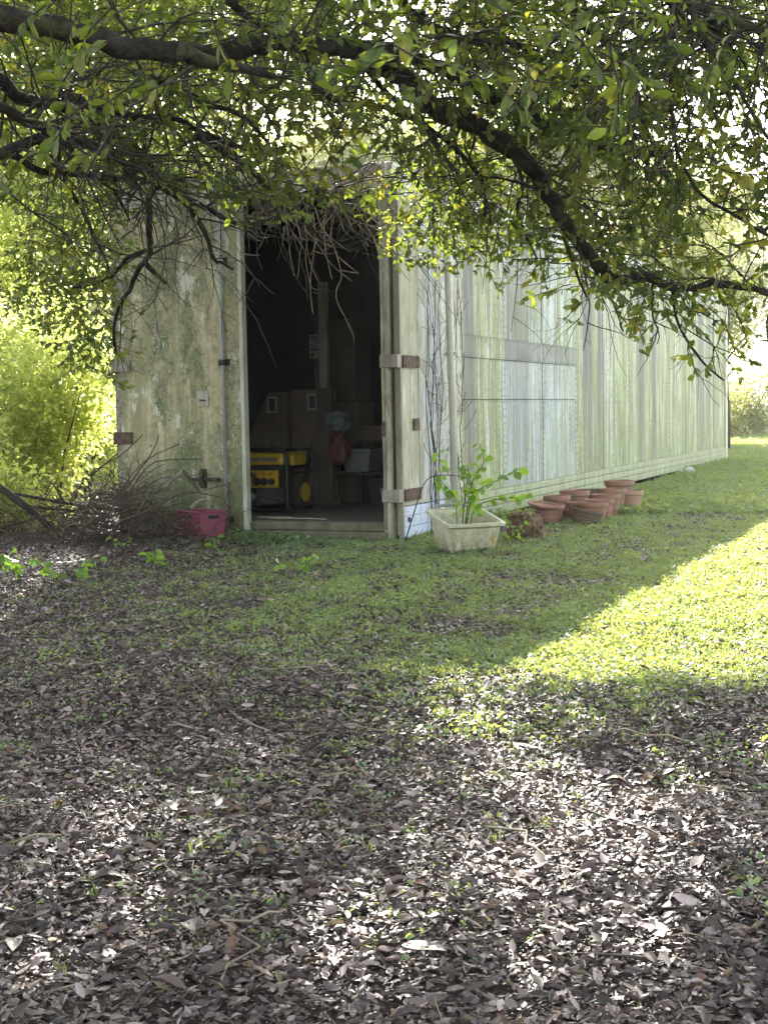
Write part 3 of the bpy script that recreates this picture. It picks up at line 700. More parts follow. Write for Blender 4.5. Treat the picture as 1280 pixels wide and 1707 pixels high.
sprigs = [sprig(20 + k, .27, 12, tree_leaves, M_leaf, M_twig, .3 + .15 * (k % 3)) for k in range(7)]
SPR = template_coll('leafy_sprig_set', [s_[0] for s_ in sprigs])

# ------------------------------------------------------------------ sun and shade on the ground: where canopy must leave gaps
KX, KY = sun_dir.x / sun_dir.z, sun_dir.y / sun_dir.z
def to_ground(x, y, z): return x - KX * z, y - KY * z
def lit_zone(gx_, gy_):
    """the sunlit grass: right of the trailer's shadow line, beyond the leaf litter"""
    lx = (gx_ - .42) * RD.x + (gy_ - 5.55) * RD.y            # distance to the right of the shadow line
    lower = 5.40 - .36 * (gx_ - .5)
    return (lx > -.25) & (gy_ > lower)
# bright patches in the litter: centre and half size as seen in the photograph, turned into ellipses on the ground
patches = [(1045, 1325, 105, 28), (1185, 1240, 110, 24), (950, 1165, 130, 26), (975, 1455, 110, 42), (820, 1490, 32, 20), (725, 1570, 62, 42), (700, 1668, 68, 40),
           (1125, 1560, 38, 45), (115, 1475, 45, 38), (570, 1650, 65, 55), (95, 935, 22, 10), (1240, 1310, 60, 35), (1160, 1420, 60, 22), (930, 1350, 50, 18), (1010, 1640, 30, 22), (250, 1420, 20, 14),
           (30, 1640, 40, 30), (380, 1560, 18, 14), (880, 1240, 45, 14), (780, 1350, 16, 12), (1240, 1500, 30, 20), (160, 965, 12, 5)]
PG = []
for (px, py, rx_, ry_) in patches:
    v = cam_fwd + r2 * ((px - 640) / F_PX) + d2 * ((py - 853.5) / F_PX); s_ = -CAM_H / v.z; Yg = v.y * s_
    PG.append((v.x * s_, Yg, rx_ * Yg / F_PX, ry_ * Yg * Yg / (F_PX * CAM_H)))
def openness(gx_, gy_):
    o = np.zeros_like(gx_)
    for (a, b_, rx_, ry_) in PG:
        o = np.maximum(o, 1 - sstep(.8, 1.25, np.hypot((gx_ - a) / (rx_ * .85 + .07), (gy_ - b_) / (ry_ * .82 + .12))))
    return o

# lowest leaf line of the crown's hanging edge
def floor_of_crown(px):      # lowest leaf line across the photograph, used as the crown's hanging edge at its own distance
    return np.interp(px, [-900, -100, 0, 120, 200, 330, 420, 560, 640, 690, 760, 840, 930, 1000, 1060, 1120, 1180, 1280, 1400, 2300], [520, 450, 340, 360, 350, 350, 385, 375, 405, 460, 490, 500, 560, 550, 590, 620, 655, 710, 740, 820])
def proj_px(p):
    v = Vector(p) - Vector((0, 0, CAM_H)); f = v.dot(cam_fwd); return 640 + v.dot(r2) / f * F_PX, 853.5 + v.dot(d2) / f * F_PX

# ------------------------------------------------------------------ the overhanging tree
TREE = thing('overhanging_tree', 'large spreading broadleaf tree whose dark limbs and leaves hang over the foreground', 'tree', (-3.9, 5.6, 0))
TL_ = TREE.location
def trel(p): return (p[0] - TL_.x, p[1] - TL_.y, p[2] - TL_.z)
MB().tube([trel(p) for p in [(-3.95, 5.6, -.15), (-3.92, 5.6, .3), (-3.85, 5.65, 1.2), (-3.7, 5.7, 2.0), (-3.55, 5.8, 2.7), (-3.3, 6.0, 3.6), (-3.3, 6.4, 4.8), (-3.0, 6.8, 6.2), (-2.8, 7, 7.2)]],
          [.44, .36, .31, .30, .27, .22, .18, .12, .05], 18).build('trunk', M_bark, TREE, smooth=True)
limb_paths = []   # world points with radius, for hanging twigs off
def smooth_path(P, R_, sub=4, wob=.0):
    P = [Vector(p) for p in P]; out = []; rr = []
    for i_ in range(len(P) - 1):
        p0 = P[max(i_ - 1, 0)]; p1 = P[i_]; p2 = P[i_ + 1]; p3 = P[min(i_ + 2, len(P) - 1)]
        for k in range(sub):
            t = k / sub; t2, t3 = t * t, t ** 3
            out.append(.5 * ((2 * p1) + (p2 - p0) * t + (2 * p0 - 5 * p1 + 4 * p2 - p3) * t2 + (3 * p1 - p0 - 3 * p2 + p3) * t3) + Vector((rnd.gauss(0, wob), rnd.gauss(0, wob), rnd.gauss(0, wob))))
            rr.append((R_[i_] * (1 - t) + R_[i_ + 1] * t) * (1 + rnd.gauss(0, .04 if wob else 0)))
    out.append(P[-1]); rr.append(R_[-1]); return out, rr
def limb(pxs, Y0, Y1, r0, r1, pre=None, name='limb', n=10, mat=None):
    N = len(pxs); P = [at(x, y, Y0 + (Y1 - Y0) * k / (N - 1)) for k, (x, y) in enumerate(pxs)]
    R_ = [.86 * (r0 + (r1 - r0) * (k / (N - 1)) ** .8) / F_PX * (Y0 + (Y1 - Y0) * k / (N - 1)) for k in range(N)]
    if pre: P = [Vector(p) for p in pre] + P; R_ = [R_[0] * (1.5 - .4 * k / len(pre)) for k in range(len(pre))] + R_
    p_, r_ = smooth_path(P, R_, 4, max(R_) * .10)
    limb_paths.append((p_, r_))
    MB().tube([trel(q) for q in p_], r_, n).build(name, mat or M_bark, TREE, smooth=True)
A1 = [(-3.5, 5.8, 2.9), (-2.9, 5.4, 2.85), (-2.1, 5.1, 2.62)]
limb([(-20, 28), (80, 45), (170, 68), (260, 84), (340, 92), (400, 85), (480, 72), (560, 78), (640, 85), (700, 100), (771, 134), (828, 165), (883, 190), (946, 218), (988, 239), (1058, 250), (1120, 262)], 5.0, 7.0, 25, 8, A1)
limb([(300, 88), (380, 112), (460, 128)], 4.8, 4.9, 18, 5)
limb([(600, 82), (673, 132), (701, 162), (736, 186), (789, 207), (835, 239), (870, 262), (893, 292), (921, 334), (946, 380), (975, 415), (1000, 446), (1016, 466), (1050, 464), (1082, 462), (1112, 478), (1150, 480), (1200, 474), (1250, 480), (1320, 500)], 6.2, 6.8, 23, 6)
A2 = [(-3.5, 5.8, 2.6), (-2.8, 5.5, 2.4), (-2.0, 5.6, 2.2)]
limb([(-20, 256), (42, 239), (98, 218), (105, 221), (176, 253), (225, 295)], 5.5, 5.9, 13, 5, A2)
limb([(-20, 178), (46, 204), (84, 214), (110, 226)], 5.5, 5.6, 11, 8, A2)
limb([(-20, 135), (35, 165), (105, 179), (158, 207), (218, 239), (246, 271), (275, 300)], 5.8, 6.2, 14, 6, A2)
limb([(21, 257), (70, 285), (116, 288), (176, 299), (246, 299), (300, 334), (330, 340)], 5.7, 6.6, 8, 3, None, 'limb', 8)
limb([(70, 150), (158, 176), (230, 196), (281, 194), (334, 218), (380, 240), (440, 250)], 6.2, 6.6, 10, 4)
limb([(250, 130), (300, 150), (352, 176), (400, 190), (440, 230)], 6, 6.4, 8, 4)
limb([(330, 225), (387, 260), (408, 274), (429, 295), (441, 309), (476, 320), (510, 318)], 6.3, 7.2, 9, 4)
limb([(380, 0), (420, 32), (466, 60), (501, 77), (515, 120), (532, 151), (568, 172), (617, 172), (666, 190), (701, 207), (736, 253), (771, 299)], 6, 7, 9, 3)
limb([(560, 60), (589, 88), (617, 123), (648, 158), (694, 200), (754, 243), (789, 281), (810, 316), (807, 359)], 6, 7, 7, 4)
limb([(246, 271), (262, 300), (249, 329), (250, 390), (249, 425), (230, 451), (216, 484), (197, 515), (190, 556), (196, 600)], 7.5, 9.5, 9, 2.5)
limb([(243, 418), (211, 432), (190, 458), (160, 472), (120, 480)], 8.6, 8.8, 5, 2, None, 'limb', 6)
limb([(244, 440), (258, 455), (276, 472)], 8.6, 8.4, 6, 4, None, 'limb', 6)
limb([(95, 280), (137, 350), (158, 396), (176, 431), (183, 455)], 6.5, 7, 5, 2, None, 'limb', 6)
limb([(176, 299), (204, 341), (216, 368)], 6.5, 6.8, 5, 2, None, 'limb', 6)
limb([(246, 299), (305, 336), (333, 372), (347, 400), (357, 432), (371, 437), (388, 449)], 6.8, 7.4, 6, 3, None, 'limb', 6)
limb([(270, 300), (319, 334), (361, 355), (385, 369), (413, 374), (453, 364)], 7, 7.6, 7, 3, None, 'limb', 7)
A3 = [(-3.2, 6.1, 3.9), (-1.5, 6.4, 4.4), (.2, 6.5, 4.2)]
limb([(900, -160), (949, -10), (970, 39), (1006, 67), (1034, 95), (1055, 141), (1072, 211), (1080, 300)], 6.2, 6.2, 10, 4, A3)
limb([(1060, -60), (1129, 0), (1181, 18), (1234, 39), (1290, 60), (1400, 110)], 5.2, 5.2, 12, 7, A3)
limb([(1150, 10), (1174, 74), (1206, 95), (1227, 141), (1252, 186), (1285, 242)], 5, 5, 7, 3, None, 'limb', 8)
limb([(1105, 20), (1111, 98), (1118, 158), (1122, 211), (1132, 264), (1167, 323), (1217, 355), (1290, 400)], 5.3, 5.6, 5, 3, None, 'limb', 6)
limb([(660, -40), (760, 60), (850, 70), (930, 120), (1000, 180), (1060, 230)], 6.8, 7, 8, 4, A3)
limb([(700, 20), (760, 90), (830, 130), (900, 200)], 7.4, 7.8, 7, 3)
limb([(1120, 470), (1126, 528), (1146, 570), (1176, 609), (1206, 634)], 6.8, 6.9, 4, 2, None, 'limb', 6)
limb([(930, 360), (950, 425), (962, 460), (980, 500)], 6.8, 6.8, 5, 2, None, 'limb', 6)
limb([(985, 430), (998, 466), (1022, 505), (1038, 552)], 6.8, 6.6, 5, 2, None, 'limb', 6)
limb([(830, 240), (862, 275), (870, 315), (862, 350), (876, 392), (900, 440)], 7, 7.3, 5, 2, None, 'limb', 6)
limb([(893, 292), (940, 360), (985, 370), (1020, 420), (1050, 455)], 7.2, 7.5, 5, 2, None, 'limb', 6)
# high limbs over the view and over the trailer
for P, r0 in ((A3 + [(1.8, 6.7, 4.4), (3.4, 7.2, 4.9)], .14), ([(-3.3, 6.3, 4.4), (-2.4, 8, 5.2), (-1.2, 10.5, 5.8), (.2, 13, 6.3)], .13), ([(-3.7, 5.6, 2.9), (-4.8, 6.6, 4), (-5.6, 8.2, 5)], .12),
              ([(-3.5, 5.5, 3.2), (-2.5, 4, 4.0), (-1.0, 2.6, 4.3), (.6, 1.6, 4.4)], .13), ([(.2, 6.5, 4.2), (1.2, 8.2, 5.2), (1.6, 10, 6.2)], .07)):
    p_, r_ = smooth_path(P, [r0 * (1 - .75 * k / (len(P) - 1)) for k in range(len(P))], 5, .02)
    MB().tube([trel(q) for q in p_], r_, 9).build('limb', M_bark, TREE, smooth=True)

def walk(p, d, L, n, jit, grav, q):
    pts = [p.copy()]; d = d.normalized()
    for _ in range(n):
        d = (d + Vector((q.gauss(0, jit), q.gauss(0, jit), q.gauss(0, jit) - grav))).normalized(); p = p + d * (L / n); pts.append(p.copy())
    return pts
twigs = MB(); tips = []
q = random.Random(5)
for (p_, r_) in limb_paths:
    Ltot = sum((p_[k + 1] - p_[k]).length for k in range(len(p_) - 1))
    for _ in range(int(Ltot * 15)):
        k = q.randrange(2, len(p_)); base = p_[k]
        if base.y < 3.5: continue
        d0 = Vector((q.gauss(.35, .8), q.gauss(.3, .7), q.gauss(-.15, .6)))
        L_ = q.uniform(.25, .95); pts = walk(base, d0, L_, 7, .16, .05, q); rr = min(r_[k] * .5, q.uniform(.003, .008))
        if pts[-1].z < 1.0: continue
        tp = proj_px(pts[-1])
        if tp[1] > floor_of_crown(tp[0]) + 45 and q.random() < .9: continue
        twigs.tube([trel(z_) for z_ in pts], [rr * (1 - .7 * i_ / 7) for i_ in range(8)], 4, False)
        tips.append((pts[-1], (pts[-1] - pts[-2]).normalized()))
        for _2 in range(3):
            kk = q.randrange(2, 7); d1 = (pts[kk] - pts[kk - 1]).normalized() + Vector((q.gauss(0, .6), q.gauss(0, .6), q.gauss(-.1, .5)))
            pt_ = walk(pts[kk], d1, L_ * q.uniform(.25, .6), 5, .18, .05, q)
            twigs.tube([trel(z_) for z_ in pt_], [rr * .55 * (1 - .7 * i_ / 5) for i_ in range(6)], 3, False); tips.append((pt_[-1], (pt_[-1] - pt_[-2]).normalized()))
twigs.build('twigs', M_twig, TREE, smooth=True, stuff=True)

# pale dead twigs hanging in front of the doorway and door
dead = MB()
def px_twig(pxs, Y, r=.0035, mb=dead):
    P = [at(x, y, Y + q.gauss(0, .03)) for x, y in pxs]; p_, r_ = smooth_path(P, [r * (1 - .5 * k / (len(P) - 1)) for k in range(len(P))], 3, 0)
    mb.tube([trel(z_) for z_ in p_], r_, 4, False)
def c3(L): return [(390 + a / 4.267, 330 + b_ / 4.267) for a, b_ in L]
for L in ([(360, 60), (385, 250), (400, 400), (430, 555)], [(430, 120), (480, 300), (470, 400), (455, 570)], [(560, 100), (578, 250), (570, 380), (545, 560), (548, 700), (563, 825)],
          [(505, 180), (520, 300), (510, 430), (545, 620), (600, 655)], [(520, 350), (545, 470), (600, 590), (630, 610)], [(575, 60), (620, 200), (690, 300), (735, 420), (765, 560), (730, 650), (735, 740), (785, 840), (850, 980), (855, 1022)],
          [(500, 220), (620, 360), (690, 470), (835, 590)], [(640, 150), (650, 360), (670, 460), (697, 575)], [(560, 370), (640, 400), (740, 385)], [(745, 420), (800, 470), (885, 535)], [(760, 515), (820, 525), (885, 537)],
          [(660, 60), (760, 170), (790, 240), (862, 300)], [(720, 60), (850, 160), (960, 195), (1060, 210)], [(885, 190), (930, 240), (1020, 300)], [(905, 200), (920, 280), (958, 345)], [(1060, 180), (1075, 320), (1140, 385), (1270, 415)],
          [(1140, 385), (1180, 500), (1250, 595)], [(360, 200), (345, 320), (352, 325)], [(400, 220), (490, 350), (500, 390)], [(0, 310), (50, 410), (110, 525), (135, 530)], [(50, 390), (110, 405), (185, 408)],
          [(100, 220), (190, 280), (248, 280)], [(100, 250), (170, 300), (195, 305)], [(520, 240), (590, 300), (700, 350), (735, 345)], [(560, 250), (640, 330), (690, 310), (690, 120)]):
    px_twig(c3(L), 8.3)
def c1(L): return [(160 + a / 4.267, 320 + b_ / 4.267) for a, b_ in L]
for L in ([(430, 100), (450, 260), (490, 375)], [(540, 120), (600, 300), (615, 385)], [(460, 200), (450, 460), (420, 600)], [(450, 460), (500, 520), (545, 525)], [(560, 380), (550, 600), (545, 800)], [(600, 360), (720, 520), (760, 580), (820, 780)],
          [(620, 370), (800, 480), (860, 580), (890, 640)], [(690, 200), (700, 450), (720, 700)], [(640, 160), (720, 400), (780, 500), (840, 630)], [(520, 80), (700, 200), (830, 370)], [(400, 520), (440, 740), (520, 840)], [(280, 780), (380, 780), (430, 700)],
          [(245, 800), (260, 980), (235, 1130)], [(260, 980), (305, 1055)], [(200, 1120), (260, 1160), (340, 1195)], [(830, 60), (760, 150), (800, 300), (880, 390)]):
    px_twig(c1(L), 8.8, .0032)
for _ in range(230):      # tangled fringe of dead twigs under the limbs
    px = q.uniform(225, 470) if q.random() < .42 else q.uniform(430, 665); Y_ = q.uniform(7.8, 9.0)
    py = q.uniform(250, 350); L_ = q.uniform(.12, .42) * (1.0 if q.random() < .8 else 1.4)
    pts = walk(at(px, py, Y_), Vector((q.gauss(.1, .45), q.gauss(0, .3), -1 + q.random() * .9)), L_, 6, .17, .06, q); rr = q.uniform(.0012, .003)
    dead.tube([trel(z_) for z_ in pts], [rr * (1 - .5 * i_ / 6) for i_ in range(7)], 3, False)
dead.build('dead_twigs', M_dead, TREE, smooth=True, stuff=True)

# leafy sprigs: at twig tips and through the crown
SP, SR, SS = [], [], []
def openness2(a, b_):
    return max((1 - sstep(.8, 1.25, math.hypot((a - u[0]) / (u[2] * .85 + .09), (b_ - u[1]) / (u[3] * .82 + .15)))) for u in PG)
def add_sprig(p, dirv, s, force=False):
    gx_, gy_ = to_ground(p[0], p[1], p[2])
    if lit_zone(gx_, gy_): return
    if gy_ < 8.5 and not force and openness2(gx_, gy_) > .3: return
    if p[1] > 9.2 and not force and math.hypot((gx_ - .6) / .55, (gy_ - 4.5) / 1.0) < 1: return
    if p[1] < 11.5:
        dn = Vector(dirv).normalized() * (.3 * s); a_ = proj_px(p); b_ = proj_px(Vector(p) + dn)
        if max(a_[1] - floor_of_crown(a_[0]), b_[1] + 14 - floor_of_crown(b_[0])) > 0 and not force: return
    SP.append(p); e = Vector(dirv).to_track_quat('Y', 'Z').to_euler(); SR.append((e.x, e.y + q.uniform(-1.2, 1.2), e.z)); SS.append(s)
for (p, d_) in tips:
    if q.random() < .6: add_sprig(p - d_ * .1, d_, q.uniform(.6, 1.05))
def crown_vol(n, x0, x1, y0, y1, z1, thin):
    cnt = 0
    while cnt < n:
        Y_ = q.uniform(y0, y1); X_ = q.uniform(x0, x1) ; zmin = 1.5; Z_ = q.uniform(zmin, z1); cnt += 1
        px, py = proj_px((X_, Y_, Z_))
        if py > floor_of_crown(px) - q.random() ** 2 * 130: continue
        if 640 < px < 890 and 200 < py < 480 and q.random() < .8: continue
        if noise2(np.array(X_ * 1.3 + Z_ * 1.9), np.array(Y_ * .9 - Z_ * .8), 2.2, 1) < thin + (.25 if px < 640 else 0): continue
        gx_, gy_ = to_ground(X_, Y_, Z_)
        a = q.uniform(0, 6.28); add_sprig((X_, Y_, Z_), (math.cos(a), math.sin(a), q.uniform(-.9, .25)), q.uniform(.7, 1.15))
crown_vol(900, -3.6, 4.2, 4.4, 5.8, 3.9, .05)
crown_vol(7300, -3.8, 4.6, 5.8, 10.6, 4.1, .0)
for _ in range(360):      # the cluster that catches the sun right of the doorway
    px, py = q.gauss(765, 70), q.gauss(335, 70)
    if py > floor_of_crown(px) - 25 or py < 190: continue
    an = q.uniform(0, 6.28); add_sprig(at(px, py, q.uniform(8.7, 9.5)), (math.cos(an), math.sin(an), q.uniform(-1, .2)), q.uniform(.7, 1.05), True)
for _ in range(60):
    Y_ = q.uniform(2.9, 4.2); px, py = q.uniform(60, 1270), q.uniform(-60, 130)
    if 300 < px < 900 and q.random() < .5: continue
    an = q.uniform(0, 6.28); add_sprig(at(px, py, Y_), (math.cos(an), math.sin(an), q.uniform(-1.2, 0)), q.uniform(.7, 1.0))
for _ in range(13000):    # unseen crown added over and behind the camera to block skylight
    X_, Y_, Z_ = q.uniform(-7.5, 4.5), q.uniform(-6.5, 7.5), q.uniform(2.9, 6.5)
    if proj_px((X_, Y_, Z_))[1] > -40 and Y_ > .5: continue
    an = q.uniform(0, 6.28); add_sprig((X_, Y_, Z_), (math.cos(an), math.sin(an), q.uniform(-.8, .3)), q.uniform(.9, 1.5))
# the shading roof of the crown, above the view: density follows how deep the shade below it is
for _ in range(460):      # the leafy bough hanging left of the trailer's hinge side
    px, py = q.uniform(40, 205), q.uniform(300, 640)
    if py > 620 - abs(px - 150) * 1.3 or (px > 185 and py > 480): continue
    an = q.uniform(0, 6.28); add_sprig(at(px, py, q.uniform(8.6, 10.2)), (math.cos(an), math.sin(an), q.uniform(-1.1, 0)), q.uniform(.6, 1), True)
N = 82000; gx_ = rng.uniform(-4.5, 4.0, N); gy_ = rng.uniform(-1.5, 12.0, N)
keep = ~lit_zone(gx_, gy_); op = openness(gx_, gy_)
dens = np.where(gx_ < 0.1, .62, .55) * (1 + 1.0 * ((gy_ > 4.3) & (gy_ < 6.6))) * (1 + .55 * noise2(gx_, gy_, 3.0)) * (1 - op)
dens = np.where((gy_ > 6.6) & (gx_ > -1.9), dens * .3, dens)
dens = np.where(np.hypot((gx_ - .60) / .50, (gy_ - 4.5) / .95) < 1, dens * .05, dens)
keep &= rng.random(N) < dens * .62
gx_, gy_ = gx_[keep], gy_[keep]
zmin = 1.6 + .0 * gx_
hz = 3.3 + 5.2 * rng.random(len(gx_)) ** 1.2; X_ = gx_ + KX * hz; Y_ = gy_ + KY * hz
pyy = np.array([proj_px(t_)[1] for t_ in zip(X_, Y_, hz)]); ok = (pyy < np.where((gx_ < -1.9) & (gy_ > 6.5), 420, 170)) & ((gy_ < 8.5) | (gx_ < -1.8)) & (hz > np.where(Y_ > 10.5, 3.7, 0)); X_, Y_, hz = X_[ok], Y_[ok], hz[ok]
for a_, b_, c_ in zip(X_, Y_, hz):
    an = q.uniform(0, 6.28); add_sprig((float(a_), float(b_), float(c_)), (math.cos(an), math.sin(an), q.uniform(-.7, .3)), q.uniform(.8, 1.3))
# nearest sprigs in view are unpacked into single leaves
SPa = np.array([tuple(p) for p in SP]); near = []
for i_ in range(len(SPa)):
    px, py = proj_px(SPa[i_])
    if 0 < px < 1280 and 0 < py < 600: near.append((SPa[i_][1], i_))
near.sort(); singles = [i_ for _, i_ in near[:22]]
for i_ in singles:
    k = i_ % len(sprigs); _, P, pts = sprigs[k]
    Ms = Matrix.Translation(Vector(SPa[i_]) - TL_) @ Euler(SR[i_]).to_matrix().to_4x4() @ Matrix.Scale(SS[i_], 4)
    for (lk, M, s_) in P:
        W_ = Ms @ M @ Matrix.Scale(s_, 4); loc_, rq, sc = W_.decompose()
        inst('leaf', tree_leaves[lk], TREE, loc_, rq.to_euler(), sc)
    twig_me = MB().tube([Ms @ p for p in pts], .0025, 4, False); twig_me.build('twig', M_twig, TREE, smooth=True)
keepi = np.setdiff1d(np.arange(len(SPa)), singles)
cr = scatter('foliage', SPa[keepi] - np.array(TL_), np.array(SR)[keepi], np.array(SS)[keepi], SPR, TREE)
print('sprigs', len(SPa))

# ------------------------------------------------------------------ background trees and shrubs
def cluster_set(name, mat, n, leafL, rad, k=4):
    out = []
    for s_ in range(k):
        q2 = random.Random(100 + s_); lm = [leaf_mesh('shrub_leaf', mat, leafL, leafL * .5, .2, .4, 2, .1)]
        P = []
        for _ in range(n):
            c_ = Vector((q2.gauss(0, rad), q2.gauss(0, rad), q2.gauss(0, rad * .8)))
            P.append((0, Matrix.Translation(c_) @ Euler((q2.uniform(-1.2, .6), q2.uniform(-.6, .6), q2.uniform(0, 6.28))).to_matrix().to_4x4(), q2.uniform(.6, 1.2)))
        out.append(join_leaves('leaf_cluster', lm, P, [mat]))
    return template_coll(name, out)
CS_near = cluster_set('near_shrub_clusters', M_shrub, 14, .085, .10)
CS_far = cluster_set('far_tree_clusters', M_farleaf, 20, .16, .26)
CS_mid = cluster_set('mid_tree_clusters', M_farleaf, 16, .11, .16)
def crown_pts(seed, c, r, nblob, n, fill=.5):
    g2 = np.random.default_rng(seed); c = np.array(c); r = np.array(r)
    B = g2.normal(0, .5, (nblob, 3)); B /= np.maximum(1, np.linalg.norm(B, axis=1) / .85)[:, None]; br = g2.uniform(.25, .5, nblob)
    k = g2.integers(0, nblob, n); d_ = g2.normal(0, 1, (n, 3)); d_ /= np.linalg.norm(d_, axis=1)[:, None]
    rad = br[k] * (fill + (1 - fill) * g2.random(n)) ; P = B[k] + d_ * rad[:, None]
    return c + P * r
def bush(name, label, cat, x, y, c, r, nb_, n, coll, seed, trunk=None, group=None, scale=(.7, 1.3), mat=M_bark):
    t = thing(name, label, cat, (x, y, 0), 0, group)
    P = crown_pts(seed, c, r, nb_, n); P = P[P[:, 2] > .05]
    g2 = np.random.default_rng(seed + 1)
    wx, wy = P[:, 0] + x, P[:, 1] + y; gx_, gy_ = wx - KX * P[:, 2], wy - KY * P[:, 2]
    if y < 24: P = P[~lit_zone(gx_, gy_)]
    scatter('foliage', P, g2.uniform(-.6, .6, (len(P), 3)) * [1, 1, 5], g2.uniform(*scale, len(P)), coll, t)
    q2 = random.Random(seed)
    if trunk:
        R0, Ht = trunk
        p_, r_ = smooth_path([(0, 0, -.1), (q2.gauss(0, .1), q2.gauss(0, .1), Ht * .35), (c[0] * .5 + q2.gauss(0, .2), c[1] * .5, Ht * .7), (c[0], c[1], Ht)], [R0 * 1.2, R0 * .9, R0 * .7, R0 * .3], 5, R0 * .05)
        MB().tube(p_, r_, 9).build('trunk', mat, t, smooth=True)
        for _ in range(6):
            k = q2.randrange(8, len(p_) - 2); e = Vector(c) + Vector((q2.gauss(0, r[0] * .5), q2.gauss(0, r[1] * .5), q2.uniform(-.1, .6) * r[2]))
            MB().tube([p_[k], p_[k].lerp(e, .5) + Vector((0, 0, .2)), e], [r_[k] * .5, r_[k] * .35, r_[k] * .12], 6).build('branch', mat, t, smooth=True)
    else:
        b = MB()
        for _ in range(9):
            e = Vector(c) + Vector((q2.gauss(0, r[0] * .4), q2.gauss(0, r[1] * .4), q2.uniform(-.2, .7) * r[2])); b.tube([(q2.gauss(0, .12), q2.gauss(0, .12), -.05), e * .5 + Vector((q2.gauss(0, .1), 0, 0)), e], [.018, .012, .004], 5, False)
        b.build('stems', M_twig, t, smooth=True, stuff=True)
    return t
shr = 'sunlit shrubs left of the trailer'
bush('shrub', 'bright yellow green shrub filling the left edge, nearest of the sunlit shrubs', 'shrub', -4.2, 13.2, (0, 0, .75), (1.1, .9, .9), 10, 700, CS_near, 1, group=shr)
bush('shrub', 'bright green shrub close against the left door hinge side', 'shrub', -3.6, 14.8, (0, 0, .9), (1.0, .9, 1.1), 12, 900, CS_near, 2, group=shr)
bush('shrub', 'tall loose sunlit shrub standing behind the left edge shrub', 'shrub', -5.0, 16.5, (0, 0, 1.3), (1.5, 1.2, 1.3), 14, 1000, CS_near, 3, group=shr)
bush('shrub', 'low yellow green weeds and suckers at the foot of the sunlit shrubs', 'shrub', -4.1, 12.7, (0, 0, .25), (1.3, .5, .4), 12, 420, CS_near, 8, group=shr)
bush('shrub', 'bright shrub glimpsed just left of the trailer hinge post, farther back', 'shrub', -4.3, 20, (0, 0, .9), (1.4, 1.1, 1.3), 13, 1000, CS_near, 9, group=shr)
bush('shrub', 'farthest pale sunlit shrub in the gap beside the trailer', 'shrub', -5.3, 26, (0, 0, 1.3), (2.2, 1.5, 1.9), 15, 1200, CS_mid, 10, group=shr)
bush('small_tree', 'slender yellow green tree rising above the shrubs left of the trailer', 'tree', -5.6, 19, (0.3, 0, 3.2), (1.9, 1.6, 1.9), 16, 1300, CS_near, 4, (.08, 3.2), group='young trees left of the trailer')
bush('small_tree', 'leafy young tree at the far left behind the sunlit shrubs', 'tree', -8.0, 22, (0, 0, 3.5), (2.4, 2, 2.4), 18, 1500, CS_mid, 5, (.10, 3.6), group='young trees left of the trailer')
# leafy hanging bough beside the left door edge
bt = [('tree', -9.5, 33, 9, 4.2, 'broad hazy green tree in the wood behind the left end of the trailer'), ('tree', -4.5, 36, 9.5, 4, 'rounded green tree behind the trailer roof, left of the doorway'),
      ('tree', .5, 38, 10.5, 4.2, 'tall tree straight behind the trailer doorway'), ('tree', 5.2, 40, 10, 4.2, 'tall tree behind the middle of the trailer roof'),
      ('tree', 13.5, 62, 10.5, 4.6, 'sunlit tree showing above the far end of the trailer'), ('tree', 20.5, 64, 11, 5, 'large tree at the right edge beyond the lawn'), ('tree', 28, 66, 10, 5, 'last tree of the wood beyond the right edge'),
      ('tree', -15, 36, 7.5, 4.2, 'last tree of the wood beyond the left edge')]
for k, (nm, x, y, h_, r_, lab) in enumerate(bt):
    bush('background_tree', lab, 'tree', x, y, (0, 0, h_ * .56), (r_, r_ * .8, h_ * .46), 26, 4200, CS_far, 40 + k, (.16, h_ * .6), group='trees of the wood behind the trailer')
for k, (x, y, s_, lab) in enumerate(((9.6, 43, 1.0, 'low round bush at the lawn end just right of the trailer'), (11.6, 45, 1.3, 'wider bush at the lawn end by the right edge'), (14.5, 44, 1.3, 'bush at the lawn end beyond the right edge'))):
    bush('bush', lab, 'bush', x, y, (0, 0, s_ * .8), (1.5 * s_, 1, s_), 9, 900, CS_mid, 70 + k, group='bushes at the end of the lawn')
t = thing('bare_sapling', 'thin grey bare tree stem just right of the trailer far end', 'tree', (7.55, 31, 0))
MB().tube([(0, 0, -.05), (.02, 0, .8), (-.03, 0, 1.8), (.05, 0, 3.2), (.1, 0, 4.5)], [.10, .08, .07, .06, .03], 8).build('trunk', M_twig, t, smooth=True)
for k in range(5): MB().tube([(0, 0, 2 + k * .5), (.5 * (-1) ** k, 0, 2.6 + k * .5)], [.03, .01], 5).build('branch', M_twig, t, smooth=True)
P = crown_pts(77, (0.1, 0, 4.2), (1.3, 1.2, 1.5), 10, 700); scatter('foliage', P, np.random.default_rng(3).uniform(-3, 3, (len(P), 3)), np.random.default_rng(4).uniform(.6, 1, len(P)), CS_mid, t)

